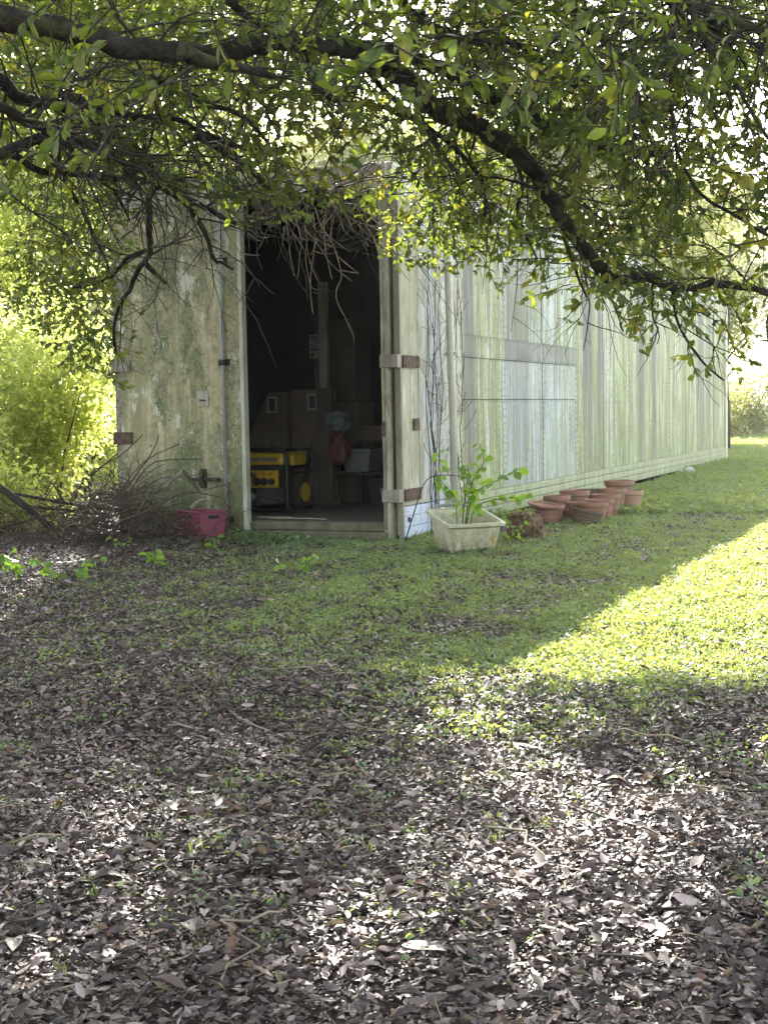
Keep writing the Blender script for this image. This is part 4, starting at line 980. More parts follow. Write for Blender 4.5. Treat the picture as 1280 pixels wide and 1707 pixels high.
# ------------------------------------------------------------------ leaf litter
lit_tpl = []
for k in range(9):
    q2 = random.Random(200 + k)
    lit_tpl.append(leaf_mesh('litter_leaf', M_litter, q2.uniform(.040, .060), q2.uniform(.016, .028), q2.uniform(-1.0, 1.1), q2.uniform(-.3, .7), 4, .1, twist=q2.uniform(-1, 1)))
LIT = template_coll('litter_leaf_set', lit_tpl)
def green_density(x, y):
    """0 bare litter .. 1 full ground cover"""
    n1 = noise2(x, y, 2.0, 1) * .5 + noise2(x, y, 5.5) * .35
    base = .12 * sstep(3.4, 4.4, y + .5 * n1) + .88 * sstep(4.2, 6.8, y + .35 * x + .6 * n1)
    left = sstep(-2.0, .3, x + .9 * n1)
    leftband = sstep(6.5, 9.5, y) * .5 * sstep(-2.6, -1.4, x + .5 * n1)
    d_ = base * np.clip(left + leftband * .5, 0, 1)
    d_ = d_ * np.clip(.78 + .75 * (noise2(x, y, 4.2, 1) * .6 + noise2(x, y, 9.0) * .4), .22, 1)
    lower = 5.3 - .36 * (x - .5)
    d_ = np.where(lit_zone(x, y), np.maximum(d_, sstep(-.2, .4, (y - lower) + .3 * n1) * (.9 + .3 * (n1 > -.6))), d_)
    d_ = np.where((x > .9) & (y > 3.7) & (y < lower), np.maximum(d_, .22 * sstep(-.1, .5, n1)), d_)
    return np.clip(d_, 0, 1)
def strip_pts(n, y0, y1, marg, power=1.0):
    y = y0 + (y1 - y0) * rng.random(n) ** power; x = (rng.random(n) * 2 - 1) * (.29 * y + marg); return x, y
def in_trailer(x, y, m_=0.0):
    dx = x - CX; dy = y - CY; lx = dx * RD.x + dy * RD.y; ly = dx * SD.x + dy * SD.y
    return (lx > -TW - .0 - m_) & (lx < .03 + m_) & (ly > -.05 - m_) & (ly < 16.2)
N = 460000
y = rng.uniform(1.9, 13.5, int(N * 3.2)); wid = .29 * y + 1.1; x = rng.uniform(-5, 5, int(N * 3.2))
k = (np.abs(x) < wid) & (x > -4.6); x, y = x[k], y[k]
gd = green_density(x, y)
pk = np.clip(1.05 - .9 * gd, .07, 1) * np.where(y > 7, .72, 1); k = (rng.random(len(x)) < pk) & ~in_trailer(x, y); x, y = x[k][:N], y[k][:N]
z = hgt(x, y) + rng.random(len(x)) ** 1.6 * .028 + .002
rot = np.stack([rng.normal(.03, .13, len(x)), rng.normal(0, .30, len(x)) + (rng.random(len(x)) < .35) * math.pi, rng.uniform(0, 6.283, len(x))], -1)
big = rng.random(len(x)); s_ = np.where(rng.random(len(x)) < .5, .13 + .22 * rng.random(len(x)), .32 + .56 * rng.random(len(x)) ** 1.6 + .55 * (big > .98))
scatter('leaf_litter', np.stack([x, y, z], -1), rot, s_, LIT)
print('litter', len(x))
# short dead twigs lying among the leaves
tw_tpl = []
for k in range(4):
    q2 = random.Random(400 + k); pts = [Vector((0, 0, 0))]
    for _ in range(4): pts.append(pts[-1] + Vector((q2.gauss(0, .012), .03, q2.gauss(.001, .004))))
    tw_tpl.append(MB().tube(pts, .0016, 4, False).mesh('litter_twig', M_dead if k % 2 else M_twig, True))
TWT = template_coll('litter_twig_set', tw_tpl)
n = 2600; y = rng.uniform(2.0, 11, n); x = rng.uniform(-3.6, 3.2, n); kk = (np.abs(x) < .29 * y + .8) & ~in_trailer(x, y) & (green_density(x, y) < .3); x, y = x[kk], y[kk]
scatter('litter_twigs', np.stack([x, y, hgt(x, y) + .022], -1), np.stack([rng.normal(0, .1, len(x)), rng.normal(0, .1, len(x)), rng.uniform(0, 6.28, len(x))], -1), rng.uniform(.5, 2.2, len(x)), TWT)

# ------------------------------------------------------------------ ground cover
def weed_template(seed, n, L, R_, H_, mat, W=.6):
    q2 = random.Random(seed); lm = [leaf_mesh('weed_leaf', mat, L, L * W, .2, .3, 2, 0)]; P = []
    for _ in range(n):
        a = q2.uniform(0, 6.28); rr = R_ * math.sqrt(q2.random()); zz = H_ * q2.uniform(.35, 1) * (1 - .4 * rr / R_)
        P.append((0, Matrix.Translation((math.cos(a) * rr, math.sin(a) * rr, zz)) @ Euler((q2.uniform(-.6, 1.1), q2.uniform(-.8, .8), q2.uniform(0, 6.28))).to_matrix().to_4x4(), q2.uniform(.6, 1.2)))
    return join_leaves('weed_clump', lm, P, [mat])
def tuft_template(seed, n, H_, mat):
    q2 = random.Random(seed); b = MB()
    for _ in range(n):
        a = q2.uniform(0, 6.28); h_ = H_ * q2.uniform(.5, 1); lean = q2.uniform(.2, .9) * h_; w_ = .0022; o = Vector((q2.gauss(0, .012), q2.gauss(0, .012), 0)); dx, dy = math.cos(a), math.sin(a)
        s0 = Vector((-dy, dx, 0)) * w_; m_ = o + Vector((dx * lean * .35, dy * lean * .35, h_ * .65)); e = o + Vector((dx * lean, dy * lean, h_ * .9))
        b.add([o - s0, o + s0, m_ + s0, m_ - s0, e], [(0, 1, 2, 3), (3, 2, 4)])
    return b.mesh('grass_tuft', mat)
WEED = template_coll('weed_set', [weed_template(300 + k, 11, .017 + .003 * (k % 3), .045, .045, M_grass) for k in range(7)] + [tuft_template(320, 9, .06, M_blade)])
def cover(name, n, y0, y1, marg, smin, smax, xlim=(-5, 12), power=1.0):
    y = y0 + (y1 - y0) * rng.random(n) ** power; x = rng.uniform(xlim[0], xlim[1], n); kk = np.abs(x) < .29 * y + marg; x, y = x[kk], y[kk]
    gd = green_density(x, y); kk = (rng.random(len(x)) < gd ** 1.3) & ~in_trailer(x, y); x, y = x[kk], y[kk]
    z = hgt(x, y) - .004; rot = np.stack([rng.normal(0, .12, len(x)), rng.normal(0, .12, len(x)), rng.uniform(0, 6.28, len(x))], -1)
    s_ = rng.uniform(smin, smax, len(x)) * (1 + .25 * noise2(x, y, 2.4)); print(name, len(x))
    return scatter(name, np.stack([x, y, z], -1), rot, np.clip(s_, .4, 3), WEED)
cover('ground_cover_weeds', 125000, 3.6, 13.5, .7, .6, 1.1, (-4.5, 4.7))
cover('lawn_grass', 80000, 13.5, 46, 1.0, 1.2, 2.6, (-2, 14), 1.4)
# taller weeds along the foot of the trailer and round the tub
n = 260; lx = np.concatenate([rng.uniform(-1.4, .15, n), rng.uniform(.08, .5, n), rng.uniform(.05, .2, n * 2)]); ly = np.concatenate([rng.uniform(-.5, -.12, n), rng.uniform(-.3, 4.5, n), rng.uniform(.5, 16, n * 2)])
x = CX + lx * RD.x + ly * SD.x; y = CY + lx * RD.y + ly * SD.y
scatter('edge_weeds', np.stack([x, y, hgt(x, y) - .004], -1), np.stack([rng.normal(0, .2, len(x)), rng.normal(0, .2, len(x)), rng.uniform(0, 6.28, len(x))], -1), rng.uniform(1.0, 2.0, len(x)) * (.7 + .5 * noise2(x, y, 3.0)).clip(.3, 1.3), WEED)
n = 420; x = rng.uniform(.75, 2.2, n); y = rng.uniform(2.5, 4.9, n); kk = noise2(x, y, 2.6, 1) > .05; x, y = x[kk], y[kk]
scatter('right_edge_weeds', np.stack([x, y, hgt(x, y)], -1), np.stack([rng.normal(0, .2, len(x)), rng.normal(0, .2, len(x)), rng.uniform(0, 6.28, len(x))], -1), rng.uniform(.5, 1.2, len(x)), WEED)
# sparse seedlings in the litter
n = 2600; x = rng.uniform(-2.6, 2.6, n); y = rng.uniform(2.6, 7.5, n); kk = (np.abs(x) < .29 * y + .5) & (noise2(x, y, 2.2) > -.25); x, y = x[kk], y[kk]
scatter('seedlings', np.stack([x, y, hgt(x, y) + .004], -1), np.stack([0 * x, 0 * x, rng.uniform(0, 6.28, len(x))], -1), rng.uniform(.4, .9, len(x)), WEED)

# ------------------------------------------------------------------ laundry tub with sapling
M_tub = None
def tub_material():
    b = NB('stained_cream_enamel'); v = b.obj(); xyz = b.n('ShaderNodeSeparateXYZ', {0: v})
    n1 = b.noise(v, 9, 6, .7); c = b.mix(b.ramp(b.noise(v, 14, 8, .8), [(.42, 0), (.58, .85)]), (.60, .57, .40), (.36, .34, .20))
    low = b.math('MULTIPLY', b.ramp(b.math('DIVIDE', xyz.outputs[2], .3), [(.1, 1), (.8, 0)]), b.ramp(b.noise(b.mapped(v, (22, 22, 4)), 1, 7, .8), [(.40, 0), (.54, 1)]))
    c = b.mix(low, c, (.13, .11, .05))
    d = b.n('ShaderNodeVectorMath', {0: v, 1: (.135, 0, .13)}, operation='SUBTRACT').outputs[0]; d = b.n('ShaderNodeVectorMath', {0: d, 1: (1, 0, .5)}, operation='MULTIPLY').outputs[0]
    r = b.math('ADD', b.n('ShaderNodeVectorMath', {0: d}, operation='LENGTH').outputs[1], b.math('MULTIPLY', b.noise(v, 30, 3), .02))
    c = b.mix(b.ramp(r, [(.022, .9), (.036, 0)]), c, (.42, .24, .05))
    return b.out(b.principled(c, .45, 0, b.bump(n1, .15, .005)))
M_tub = tub_material()
TB = thing('laundry_tub', 'cream stained utility sink tub standing on the ground by the trailer corner', 'tub', (.60, 10.42, -.02), .30)
def tub_ring(w_, d_, z, r, yo=0, tilt=.16):
    out = []
    for cx_, cy_, a0 in ((w_ / 2 - r, -d_ / 2 + r, -90), (w_ / 2 - r, d_ / 2 - r, 0), (-w_ / 2 + r, d_ / 2 - r, 90), (-w_ / 2 + r, -d_ / 2 + r, 180)):
        for k in range(4):
            a = math.radians(a0 + k * 30); x_, y_ = cx_ + r * math.cos(a), cy_ + r * math.sin(a) + yo; out.append((x_, y_, z + tilt * (y_ + d_ / 2) * min(1, z / .2)))
    return out
def rings(mb, rs):
    vs = [p for r_ in rs for p in r_]; n = len(rs[0])
    fs = [(i_ * n + k, i_ * n + (k + 1) % n, (i_ + 1) * n + (k + 1) % n, (i_ + 1) * n + k) for i_ in range(len(rs) - 1) for k in range(n)]
    fs.append(tuple(range(n))[::-1]); fs.append(tuple((len(rs) - 1) * n + k for k in range(n))); return mb.add(vs, fs)
b = rings(MB(), [tub_ring(.33, .36, .0, .05), tub_ring(.41, .46, .22, .05), tub_ring(.455, .52, .235, .03), tub_ring(.46, .525, .255, .03), tub_ring(.42, .47, .258, .04), tub_ring(.40, .45, .24, .05), tub_ring(.35, .38, .10, .06), tub_ring(.30, .32, .06, .06)])
b.build('basin', M_tub, TB, smooth=False)
b = MB().tube([(-.16, .262, .335), (-.13, .275, .36), (.0, .28, .365), (.10, .275, .36), (.13, .262, .335)], .012, 8); b.build('back_rail', M_rod, TB, smooth=True)
MB().obox((-.12, .19, .318), (.03, .02, .012), (.1, 0, 0)).build('soap_label', M_label, TB)
M_soil = plain('wet_dark_soil', (.05, .04, .03), .9, 0, .4, 20)
MB().obox((0, 0, .11), (.34, .36, .02), (.05, 0, 0)).build('soil', M_soil, TB)

sap_leaf = leaf_mesh('leaf', M_sap, .06, .04, .12, .35, 4, 0)
def sapling(label, cat, base, stems, nl, ls, name='sapling', gap=.35, sm=M_vine):
    t = thing(name, label, cat, base); q2 = random.Random(int(base[0] * 1000) & 0xffff)
    for pts, r_ in stems:
        p_, rr = smooth_path([Vector(p) for p in pts], [r_ * (1 - .6 * k / (len(pts) - 1)) for k in range(len(pts))], 4, 0)
        MB().tube(p_, rr, 5).build('stem', sm, t, smooth=True)
        for i_ in range(nl):
            u = gap + (1 - gap) * (i_ + .5) / nl; k = min(len(p_) - 2, int(u * (len(p_) - 1))); o_ = p_[k].lerp(p_[k + 1], .5)
            a = i_ * 2.4 + q2.uniform(-.4, .4)
            dv = Vector((math.cos(a), math.sin(a), q2.uniform(-.2, .45))); inst('leaf', sap_leaf, t, o_ + dv * .012, (dv.to_track_quat('Y', 'Z') @ Euler((q2.uniform(-1.2, -.1), q2.uniform(-1.1, 1.1), 0)).to_quaternion()).to_euler(), (ls * q2.uniform(.6, 1.2),) * 3)
    return t
def rp(px, py, Y, b): p = at(px, py, Y); return (p.x - b[0], p.y - b[1], p.z - b[2])
B = tuple(at(772, 868, 10.5)); B = (B[0], B[1], .09)
st = [([(0, 0, 0), rp(779, 845, 10.5, B), rp(788, 800, 10.5, B), rp(806, 770, 10.5, B), rp(797, 738, 10.5, B)], .006),
      ([(.01, 0, 0), rp(785, 830, 10.45, B), rp(800, 815, 10.4, B), rp(830, 800, 10.3, B), rp(868, 780, 10.3, B)], .005),
      ([(-.02, 0, 0), rp(774, 835, 10.5, B), rp(780, 790, 10.6, B), rp(778, 775, 10.6, B)], .005),
      ([(.03, 0, 0), rp(790, 850, 10.4, B), rp(815, 835, 10.3, B), rp(850, 830, 10.2, B), rp(885, 828, 10.1, B)], .005),
      ([(-.05, .02, 0), rp(758, 830, 10.6, B), rp(735, 800, 10.7, B), rp(733, 750, 10.7, B)], .004)]
sapling('leafy green sapling growing out of the cream tub', 'plant', B, st, 26, 1.35, gap=.2)
B = tuple(at(672, 902, 10.9)); B = (B[0], B[1], 0)
t = sapling('bare arching stem rooted beside the blue white plate and bending into the tub', 'plant', B, [([(0, 0, 0), rp(690, 855, 10.8, B), rp(705, 810, 10.7, B), rp(722, 794, 10.6, B), rp(760, 793, 10.5, B), rp(785, 802, 10.4, B)], .006)], 0, 1, name='arching_stem')
B2 = tuple(loc2w(.30, 1.15, 0))
# vines on the open door
V = thing('climbing_vine', 'thin dark bare vines climbing the trailer side around the downpipe', 'vine', loc2w(.09, .6, 0), -TH)
vm = []; q2 = random.Random(9)
for k, (y0, y1, zt) in enumerate(((.58, .55, 2.3), (.66, .74, 2.55), (.74, .62, 2.45), (.80, .90, 2.2), (.62, .85, 1.9), (.70, .56, 1.8), (1.20, 1.28, 2.3), (1.30, 1.22, 2.1), (1.42, 1.36, 2.4), (1.18, 1.05, 1.6))):
    pts = []; n = 14
    for i_ in range(n + 1):
        u = i_ / n; pts.append((.015 + q2.uniform(0, .015), y0 - .6 + (y1 - y0) * u + .05 * math.sin(u * 9 + k) + q2.gauss(0, .012), .02 + zt * u))
    MB().tube(pts, [.0052 * (1 - .6 * i_ / n) for i_ in range(n + 1)], 4).build('vine_stem', M_vine, V, smooth=True)
b = MB()
for _ in range(60):
    y0 = q2.choice((.6, .7, .75, .85, 1.2, 1.35)) - .6; z0 = q2.uniform(.4, 2.1); pts = walk(Vector((.03, y0, z0)), Vector((.05, q2.choice((-1, 1)), q2.uniform(.2, 1.5))), q2.uniform(.15, .5), 6, .2, 0, q2)
    pts = [Vector((min(max(p.x, .012), .05), p.y, p.z)) for p in pts]; b.tube(pts, .0028, 3, False)
b.build('vine_twigs', M_vine, V, smooth=True, stuff=True)

# ------------------------------------------------------------------ terracotta pots
M_terra = plain('terracotta', (.36, .155, .095), .85, 0, .3, 9, .3, (.20, .14, .10))
M_terra2 = plain('light_terracotta', (.42, .24, .15), .85, 0, .25, 9, .3, (.30, .20, .13))
M_terra3 = plain('dark_weathered_pot', (.14, .085, .06), .85, 0, .4, 8, .3, (.09, .08, .05))
M_potsoil = plain('old_potting_soil', (.07, .05, .04), .95, 0, .4, 20)
pg = 'terracotta pots beside the trailer'
def pot(label, px, py, Y, wpx, hz=.21, mat=M_terra, tilt=(0, 0), z0=-.005, band=True, taper=.72):
    hz *= .93; p = at(px, py, Y); R_ = wpx / 2 / F_PX * Y
    t = thing('terracotta_pot', label, 'pot', (p.x, p.y, float(hgt(p.x, p.y)) + z0), 0, pg); t.rotation_euler = (tilt[0], tilt[1], rnd.uniform(0, 3))
    rb = R_ * taper; prof = [(rb * .98, 0), (rb, .004)] + ([(rb + (R_ * .9 - rb) * .5, hz * .38), (rb + (R_ * .9 - rb) * .5 + .004, hz * .40), (rb + (R_ * .9 - rb) * .55 + .004, hz * .43), (rb + (R_ * .9 - rb) * .56, hz * .45)] if band else [])
    prof += [(R_ * .90, hz * .80), (R_ * .97, hz * .81), (R_, hz * .83), (R_, hz * .97), (R_ * .985, hz), (R_ * .90, hz), (R_ * .875, hz * .97), (R_ * .80, hz * .5), (rb * .85, .02)]
    MB().lathe(prof, 28).build('pot_wall', mat, t, smooth=True).modifiers.new('edge', 'EDGE_SPLIT').split_angle = .6
    MB().lathe([(R_ * .80, hz * .42), (R_ * .79, hz * .46)], 20).build('soil', M_potsoil, t)
    return t
# (label, px, ground/base row distance) - placed where they stand along the wall
pot('near left terracotta pot with a saucer rim tilted on it', 915, 872, 12.75, 52, .20)
pot('terracotta pot behind the near left pot, closer to the wall', 928, 872, 13.2, 46, .26)
pot('wide terracotta pot in the back row, third from the left', 958, 872, 13.5, 50, .29)
pot('small half hidden pot between the two rows of pots', 962, 872, 13.0, 34, .20)
pot('dark brown weathered bowl tipped toward the camera at the front', 974, 873, 12.55, 54, .16, M_terra3, (.18, .16), taper=.78)
pot('terracotta pot just right of the tipped dark bowl', 987, 869, 12.8, 51, .20, tilt=(.05, .05))
pot('terracotta pot in the front row with pale limescale marks', 999, 864, 13.1, 49, .22)
pot('low dark rimmed pot at the back of the group', 979, 862, 14.0, 46, .27, M_terra3)
p9 = pot('terracotta pot with a white sticker on its rim side', 1010, 860, 13.5, 50, .25)
pot('terracotta pot in the middle back row beside the light one', 1020, 858, 13.9, 48, .28)
pot('light orange terracotta pot with banded side, rightmost', 1048, 853, 14.1, 49, .24, M_terra2)
pot('wide thin rimmed pot behind the rightmost light pot', 1032, 852, 14.7, 50, .30)
MB().obox((.11, -.10, .17), (.03, .006, .035), (0, 0, .8)).build('sticker', M_label, p9)
t = thing('plant_saucer', 'terracotta saucer lying tilted across the near left pot', 'saucer', rel(at(905, 846, 12.7), type('o', (), {'location': Vector((0, 0, 0))})))
t.rotation_euler = (.12, .14, 0)
MB().lathe([(.11, 0), (.145, .02), (.148, .035), (.135, .035), (.12, .014)], 26).build('dish', M_terra, t, smooth=False)

# rotten stump beside the tub
M_stump = bark_material('rotten_stump_wood', (.07, .04, .025), (.24, .15, .09), (.14, .16, .05), 22)
t = thing('tree_stump', 'broken brown rotten stump between the tub and the pots', 'stump', (1.14, 11.25, 0))
lump(t, 'wood', M_stump, (0, 0, .10), (.15, .13, .14), 12, .35)
for k in range(7):
    a = k * .9; MB().obox((.10 * math.cos(a), .08 * math.sin(a), .14), (.05, .03, .16), (.3 * math.cos(a), .3 * math.sin(a), a)).build('splinter', M_stump, t, bevel=.006)
# fragment by the far wall
t = thing('rag', 'small white crumpled scrap on the grass by the far trailer wall', 'rag', (4.66, 21.6, 0))
lump(t, 'scrap', M_label, (.05, 0, .05), (.07, .06, .06), 4, .3); lump(t, 'scrap', M_label, (-.07, .05, .03), (.05, .04, .04), 6, .3)

# ------------------------------------------------------------------ pink crate and brush pile
M_pink = plain('faded_pink_plastic', (.25, .042, .08), .6, 0, .3, 10, .2, (.16, .04, .06))
cr_ = thing('pink_crate', 'faded magenta plastic storage crate on the ground below the left door', 'crate', (-1.53, 11.74, .035), -.87)
def wallplate(p0, p1, p2, p3, th_, name, slot=None):
    p0, p1, p2, p3 = map(Vector, (p0, p1, p2, p3)); n = (p1 - p0).cross(p3 - p0).normalized() * th_; b = MB()
    b.hexa([p0, p1, p1 - n, p0 - n], [p3, p2, p2 - n, p3 - n]); return b.build(name, M_pink, cr_, bevel=.003)
a, c_, h_, k_ = .19, .13, .225, .010
bt4 = [(-a + k_, -c_ + k_, 0), (a - k_, -c_ + k_, 0), (a - k_, c_ - k_, 0), (-a + k_, c_ - k_, 0)]; tp4 = [(-a, -c_, h_), (a, -c_, h_), (a, c_, h_), (-a, c_, h_)]
for k in range(4):
    wallplate(bt4[k], bt4[(k + 1) % 4], tp4[(k + 1) % 4], tp4[k], .006, 'side')
    p, r_ = Vector(tp4[k]), Vector(tp4[(k + 1) % 4]); b = MB().tube([p, r_], .008, 6); b.build('rim', M_pink, cr_)
MB().box(-a + k_, a - k_, -c_ + k_, c_ - k_, 0.0, .006).build('floor', M_pink, cr_)
MB().obox((a - .002, 0, h_ - .04), (.012, .10, .028), (0, .1, 0)).build('handle_slot', M_blkp, cr_, bevel=.004)
MB().obox((0, -c_ + .001, h_ - .04), (.11, .012, .028), (.1, 0, 0)).build('handle_slot', M_blkp, cr_, bevel=.004)

BP = thing('brush_pile', 'tangled heap of cut dead branches and vines at the foot of the left door', 'brush pile', (-2.35, 11.7, 0))
M_brush = plain('dead_brush_twig', (.085, .055, .036), .9, 0, .5, 6, .3, (.07, .05, .035))
M_brush2 = plain('pale_brush_stick', (.30, .25, .19), .9, 0, .4, 6)
q2 = random.Random(31)
for mi, (mt, cnt) in enumerate(((M_brush, 900), (M_brush2, 70))):
    b = MB()
    for _ in range(cnt):
        x_ = q2.gauss(.1, .42); top = .46 * math.exp(-((x_ - .2) / .45) ** 2) + .06
        p = Vector((x_, q2.gauss(0, .22) , q2.uniform(.0, 1) ** 1.3 * top)); d_ = Vector((q2.gauss(0, 1), q2.gauss(0, .5), q2.gauss(.12, .45)))
        pts = walk(p, d_, q2.uniform(.2, .65), 8, .26, .02, q2); pts = [Vector((v_.x, min(v_.y, .22 if v_.x > -.15 else 9), max(v_.z, .01))) for v_ in pts]; rr = q2.choice((.002, .003, .003, .005))
        b.tube(pts, [rr * (1 - .5 * i_ / 8) for i_ in range(9)], 4, False)
    b.build('twigs', mt, BP, smooth=True, stuff=True)
def stick(pxs, Y, r_, mat, parent, name='stick'):
    P = [Vector(rel(at(x_, y_, Y), parent)) for x_, y_ in pxs]; p_, rr = smooth_path(P, [r_ * (1 - .3 * k / (len(P) - 1)) for k in range(len(P))], 3, r_ * .1); MB().tube(p_, rr, 8).build(name, mat, parent, smooth=True)
stick([(272, 815), (288, 800), (305, 784)], 11.35, .016, M_brush2, BP)
stick([(305, 784), (318, 800), (334, 820)], 11.35, .013, M_brush, BP)
stick([(318, 848), (328, 838), (342, 832)], 11.2, .016, M_brush2, BP)
stick([(200, 870), (260, 845), (310, 820), (370, 830)], 11.3, .008, M_brush, BP)
for L in ([(60, 905), (110, 900), (190, 830), (240, 770), (300, 740)], [(195, 860), (230, 800), (260, 770), (330, 765)], [(120, 860), (200, 835), (290, 830), (400, 800)], [(90, 890), (140, 800), (200, 760), (238, 725)], [(170, 870), (250, 760), (265, 725)]):
    stick(L, 11.3, .006, M_brush, BP, 'long_twig')
t = thing('fallen_branch', 'leaning grey branch crossing the lower left edge below the sunlit shrubs', 'branch', (-3.0, 11.6, 0))
stick([(-40, 790), (10, 820), (60, 858), (92, 888)], 11.6, .035, M_bark, t, 'stem'); stick([(10, 820), (90, 835), (170, 848), (230, 850)], 11.9, .014, M_bark, t, 'side_branch'); stick([(40, 845), (110, 850), (180, 860)], 11.8, .012, M_bark, t, 'side_branch')
U = thing('undergrowth_heap', 'low brown tangle of stems and dead leaves below the shrubs at far left', 'undergrowth', (-3.5, 12.8, 0)); b = MB()
for _ in range(300):
    p = Vector((q2.uniform(-1.6, .9), q2.gauss(0, .35), q2.uniform(0, .35))); pts = walk(p, Vector((q2.gauss(0, .8), q2.gauss(0, .5), q2.gauss(.4, .5))), q2.uniform(.15, .5), 6, .2, .0, q2); b.tube([(v_.x, v_.y, max(v_.z, 0)) for v_ in pts], q2.choice((.003, .004, .006)), 4, False)
b.build('stems', M_brush, U, smooth=True, stuff=True)

# ------------------------------------------------------------------ seedlings and loose things in the foreground
def sprout(label, px, py, Y, n, h_, ls, lean=.1):
    p = at(px, py, Y); B = (p.x, p.y, float(hgt(p.x, p.y))); q3 = random.Random(px)
    sts = []
    for k in range(n):
        a = q3.uniform(0, 6.28); sts.append(([(0, 0, 0), (lean * .4 * math.cos(a), lean * .3 * math.sin(a), h_ * .5), (lean * math.cos(a), lean * math.sin(a), h_ * q3.uniform(.8, 1.1))], .0022))
    return sapling(label, 'seedling', B, sts, 6, ls, 'seedling', .35, M_twig)
sprout('bright green leafy seedling at the left edge of the litter', 38, 962, 8.9, 7, .24, 1.0, .22)
sprout('bright green seedling with large leaves right of the left edge one', 112, 975, 8.7, 7, .22, 1.0, .24)
sprout('pale green seedling in front of the brush pile', 262, 945, 9.7, 3, .17, 1.0, .07)
sprout('yellow green upright seedling in front of the pink crate', 362, 930, 10.4, 2, .18, .9, .06)
sprout('yellow green seedling with drooping leaves on the litter before the doorway', 490, 970, 8.9, 3, .19, .95, .2)
sprout('small seedling growing at the foot of the brush pile', 205, 880, 10.9, 3, .14, .6, .12)
sprout('small green seedling beside the tub front corner', 850, 905, 10.6, 4, .22, .62, .15)
sprout('leafy weed between the stump and the tub', 862, 895, 10.9, 4, .26, .62, .16)
M_brownleaf = plain('rust_brown_leaf', (.22, .10, .05), .6, 0, .4, 30, .2)
M_darkleaf = plain('dark_brown_curled_leaf', (.10, .065, .045), .6, 0, .4, 30, .2)
M_tanleaf = plain('pale_tan_leaf', (.38, .32, .27), .55, 0, .3, 30, .2)
def loose_leaf(label, px, py, Y, L_, mat, rz, cup=.8, curl=.9, tilt=.3):
    p = at(px, py, Y); o = bpy.data.objects.new('fallen_leaf', leaf_mesh('fallen_leaf', mat, L_, L_ * .5, cup * .6, curl * .6, 6, 0, twist=.4)); C.objects.link(o)
    o.location = (p.x, p.y, float(hgt(p.x, p.y)) + .022); o.rotation_euler = (tilt * .4, .2, rz); tag(o, label, 'leaf')
def gy_at(py, px=640):
    v = cam_fwd + r2 * ((px - 640) / F_PX) + d2 * ((py - 853.5) / F_PX); return -CAM_H / v.z * v.y
loose_leaf('large dark brown curled leaf standing in the bright litter at right', 1045, 1312, gy_at(1312, 1045), .085, M_brownleaf, 1.2, 1.0, 1.2, .6)
loose_leaf('curled brown leaf right beside the large dark one', 1070, 1310, gy_at(1310, 1070), .08, M_brownleaf, -1.0, 1.1, 1.2, .6)
loose_leaf('big dark curled leaf lying at the lower left centre', 330, 1575, gy_at(1585, 330), .085, M_darkleaf, .5, .7, .6, .3)
loose_leaf('dark folded leaf near the bottom edge left of centre', 410, 1632, gy_at(1640, 410), .085, M_darkleaf, 2.2, .9, .6, .4)
loose_leaf('long pale leaf lying flat near the bottom right of centre', 745, 1615, gy_at(1618, 745), .09, M_tanleaf, 1.4, .3, .2, .0)
loose_leaf('brown curled leaf in the shaded litter at lower left', 210, 1488, gy_at(1492, 210), .09, M_darkleaf, 1.6, .9, .9, .4)
loose_leaf('orange brown leaf lying near the bottom centre', 712, 1505, gy_at(1507, 712), .045, M_brownleaf, .9, .4, .3, .1)
loose_leaf('pale cupped leaf at the lower left corner', 22, 1597, gy_at(1602, 22), .07, M_tanleaf, .2, .8, .6, .3)
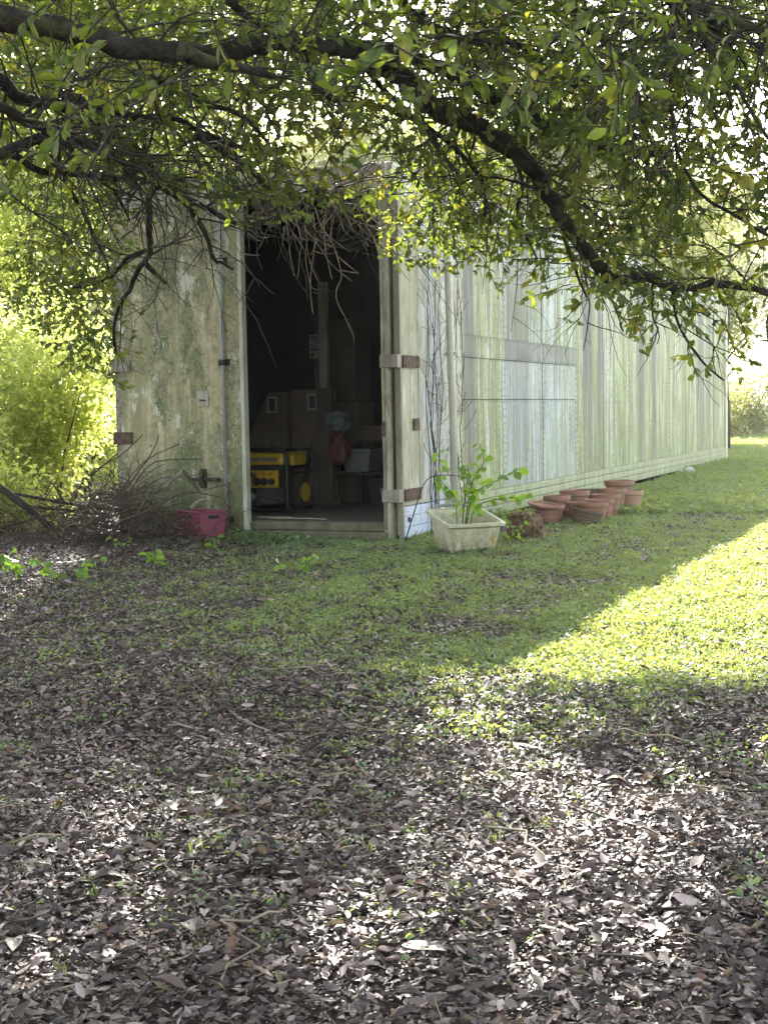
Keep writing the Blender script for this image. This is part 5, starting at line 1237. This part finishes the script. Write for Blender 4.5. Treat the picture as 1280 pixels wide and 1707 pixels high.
def ground_stick(label, pxs, r_, mat=M_brush, name='stick'):
    P = []
    for x_, y_ in pxs: p = at(x_, y_, gy_at(y_, x_)); P.append(Vector((p.x, p.y, float(hgt(p.x, p.y)) + r_ * .8 + .012)))
    o = P[0].copy(); p_, rr = smooth_path([p - o for p in P], [r_ * (1 - .3 * k / (len(P) - 1)) for k in range(len(P))], 4, r_ * .15)
    ob = MB().tube(p_, rr, 8).build(name, mat, None, smooth=True); ob.location = o; tag(ob, label, 'stick')
ground_stick('brown stick lying across the litter left of centre', [(495, 1224), (530, 1220), (570, 1211)], .007, M_brush)
ground_stick('curved dark root like stick in the shaded litter', [(420, 1476), (450, 1470), (480, 1478), (512, 1484)], .011, M_bark)
ground_stick('pale thin stick lying near the lower centre', [(662, 1568), (700, 1560), (745, 1555), (810, 1538)], .004, M_brush2)
ground_stick('thin twig at the bottom edge right of centre', [(790, 1668), (820, 1685), (848, 1700)], .004, M_brush2)
ground_stick('thick short dark stick lying left of centre in the litter', [(300, 1462), (340, 1460), (380, 1462)], .009, M_bark)
def clod(label, px, py, s_, name='bark_chunk', mat=M_stump):
    Y = gy_at(py, px); p = at(px, py, Y); t = thing(name, label, 'bark', (p.x, p.y, float(hgt(p.x, p.y)) + .005)); lump(t, 'chunk', mat, (0, 0, s_ * .3), (s_, s_ * .6, s_ * .35), px, .35)
clod('dark bark chunk right of the brown stick', 548, 1262, .040, mat=M_bark)
clod('reddish bark lump in the left centre litter', 340, 1378, .032)
clod('mossy brown bark lump right of the reddish one', 392, 1366, .036)
clod('small rust coloured chunk in the litter below the sunlit grass', 912, 1185, .022, mat=M_brownleaf)

# ------------------------------------------------------------------ thin haze volume added for a pale veil and backlit glow
hm, ht = new_mat('pale_air')
pv = ht.nodes.new('ShaderNodeVolumePrincipled'); pv.inputs['Color'].default_value = (.92, .96, .90, 1); pv.inputs['Density'].default_value = .0008; pv.inputs['Anisotropy'].default_value = .45
ho = ht.nodes.new('ShaderNodeOutputMaterial'); ht.links.new(pv.outputs[0], ho.inputs['Volume'])
hz_ = MB().box(-640, 640, -640, 640, -1.3, 14.0).build('haze', hm); hz_['kind'] = 'stuff'
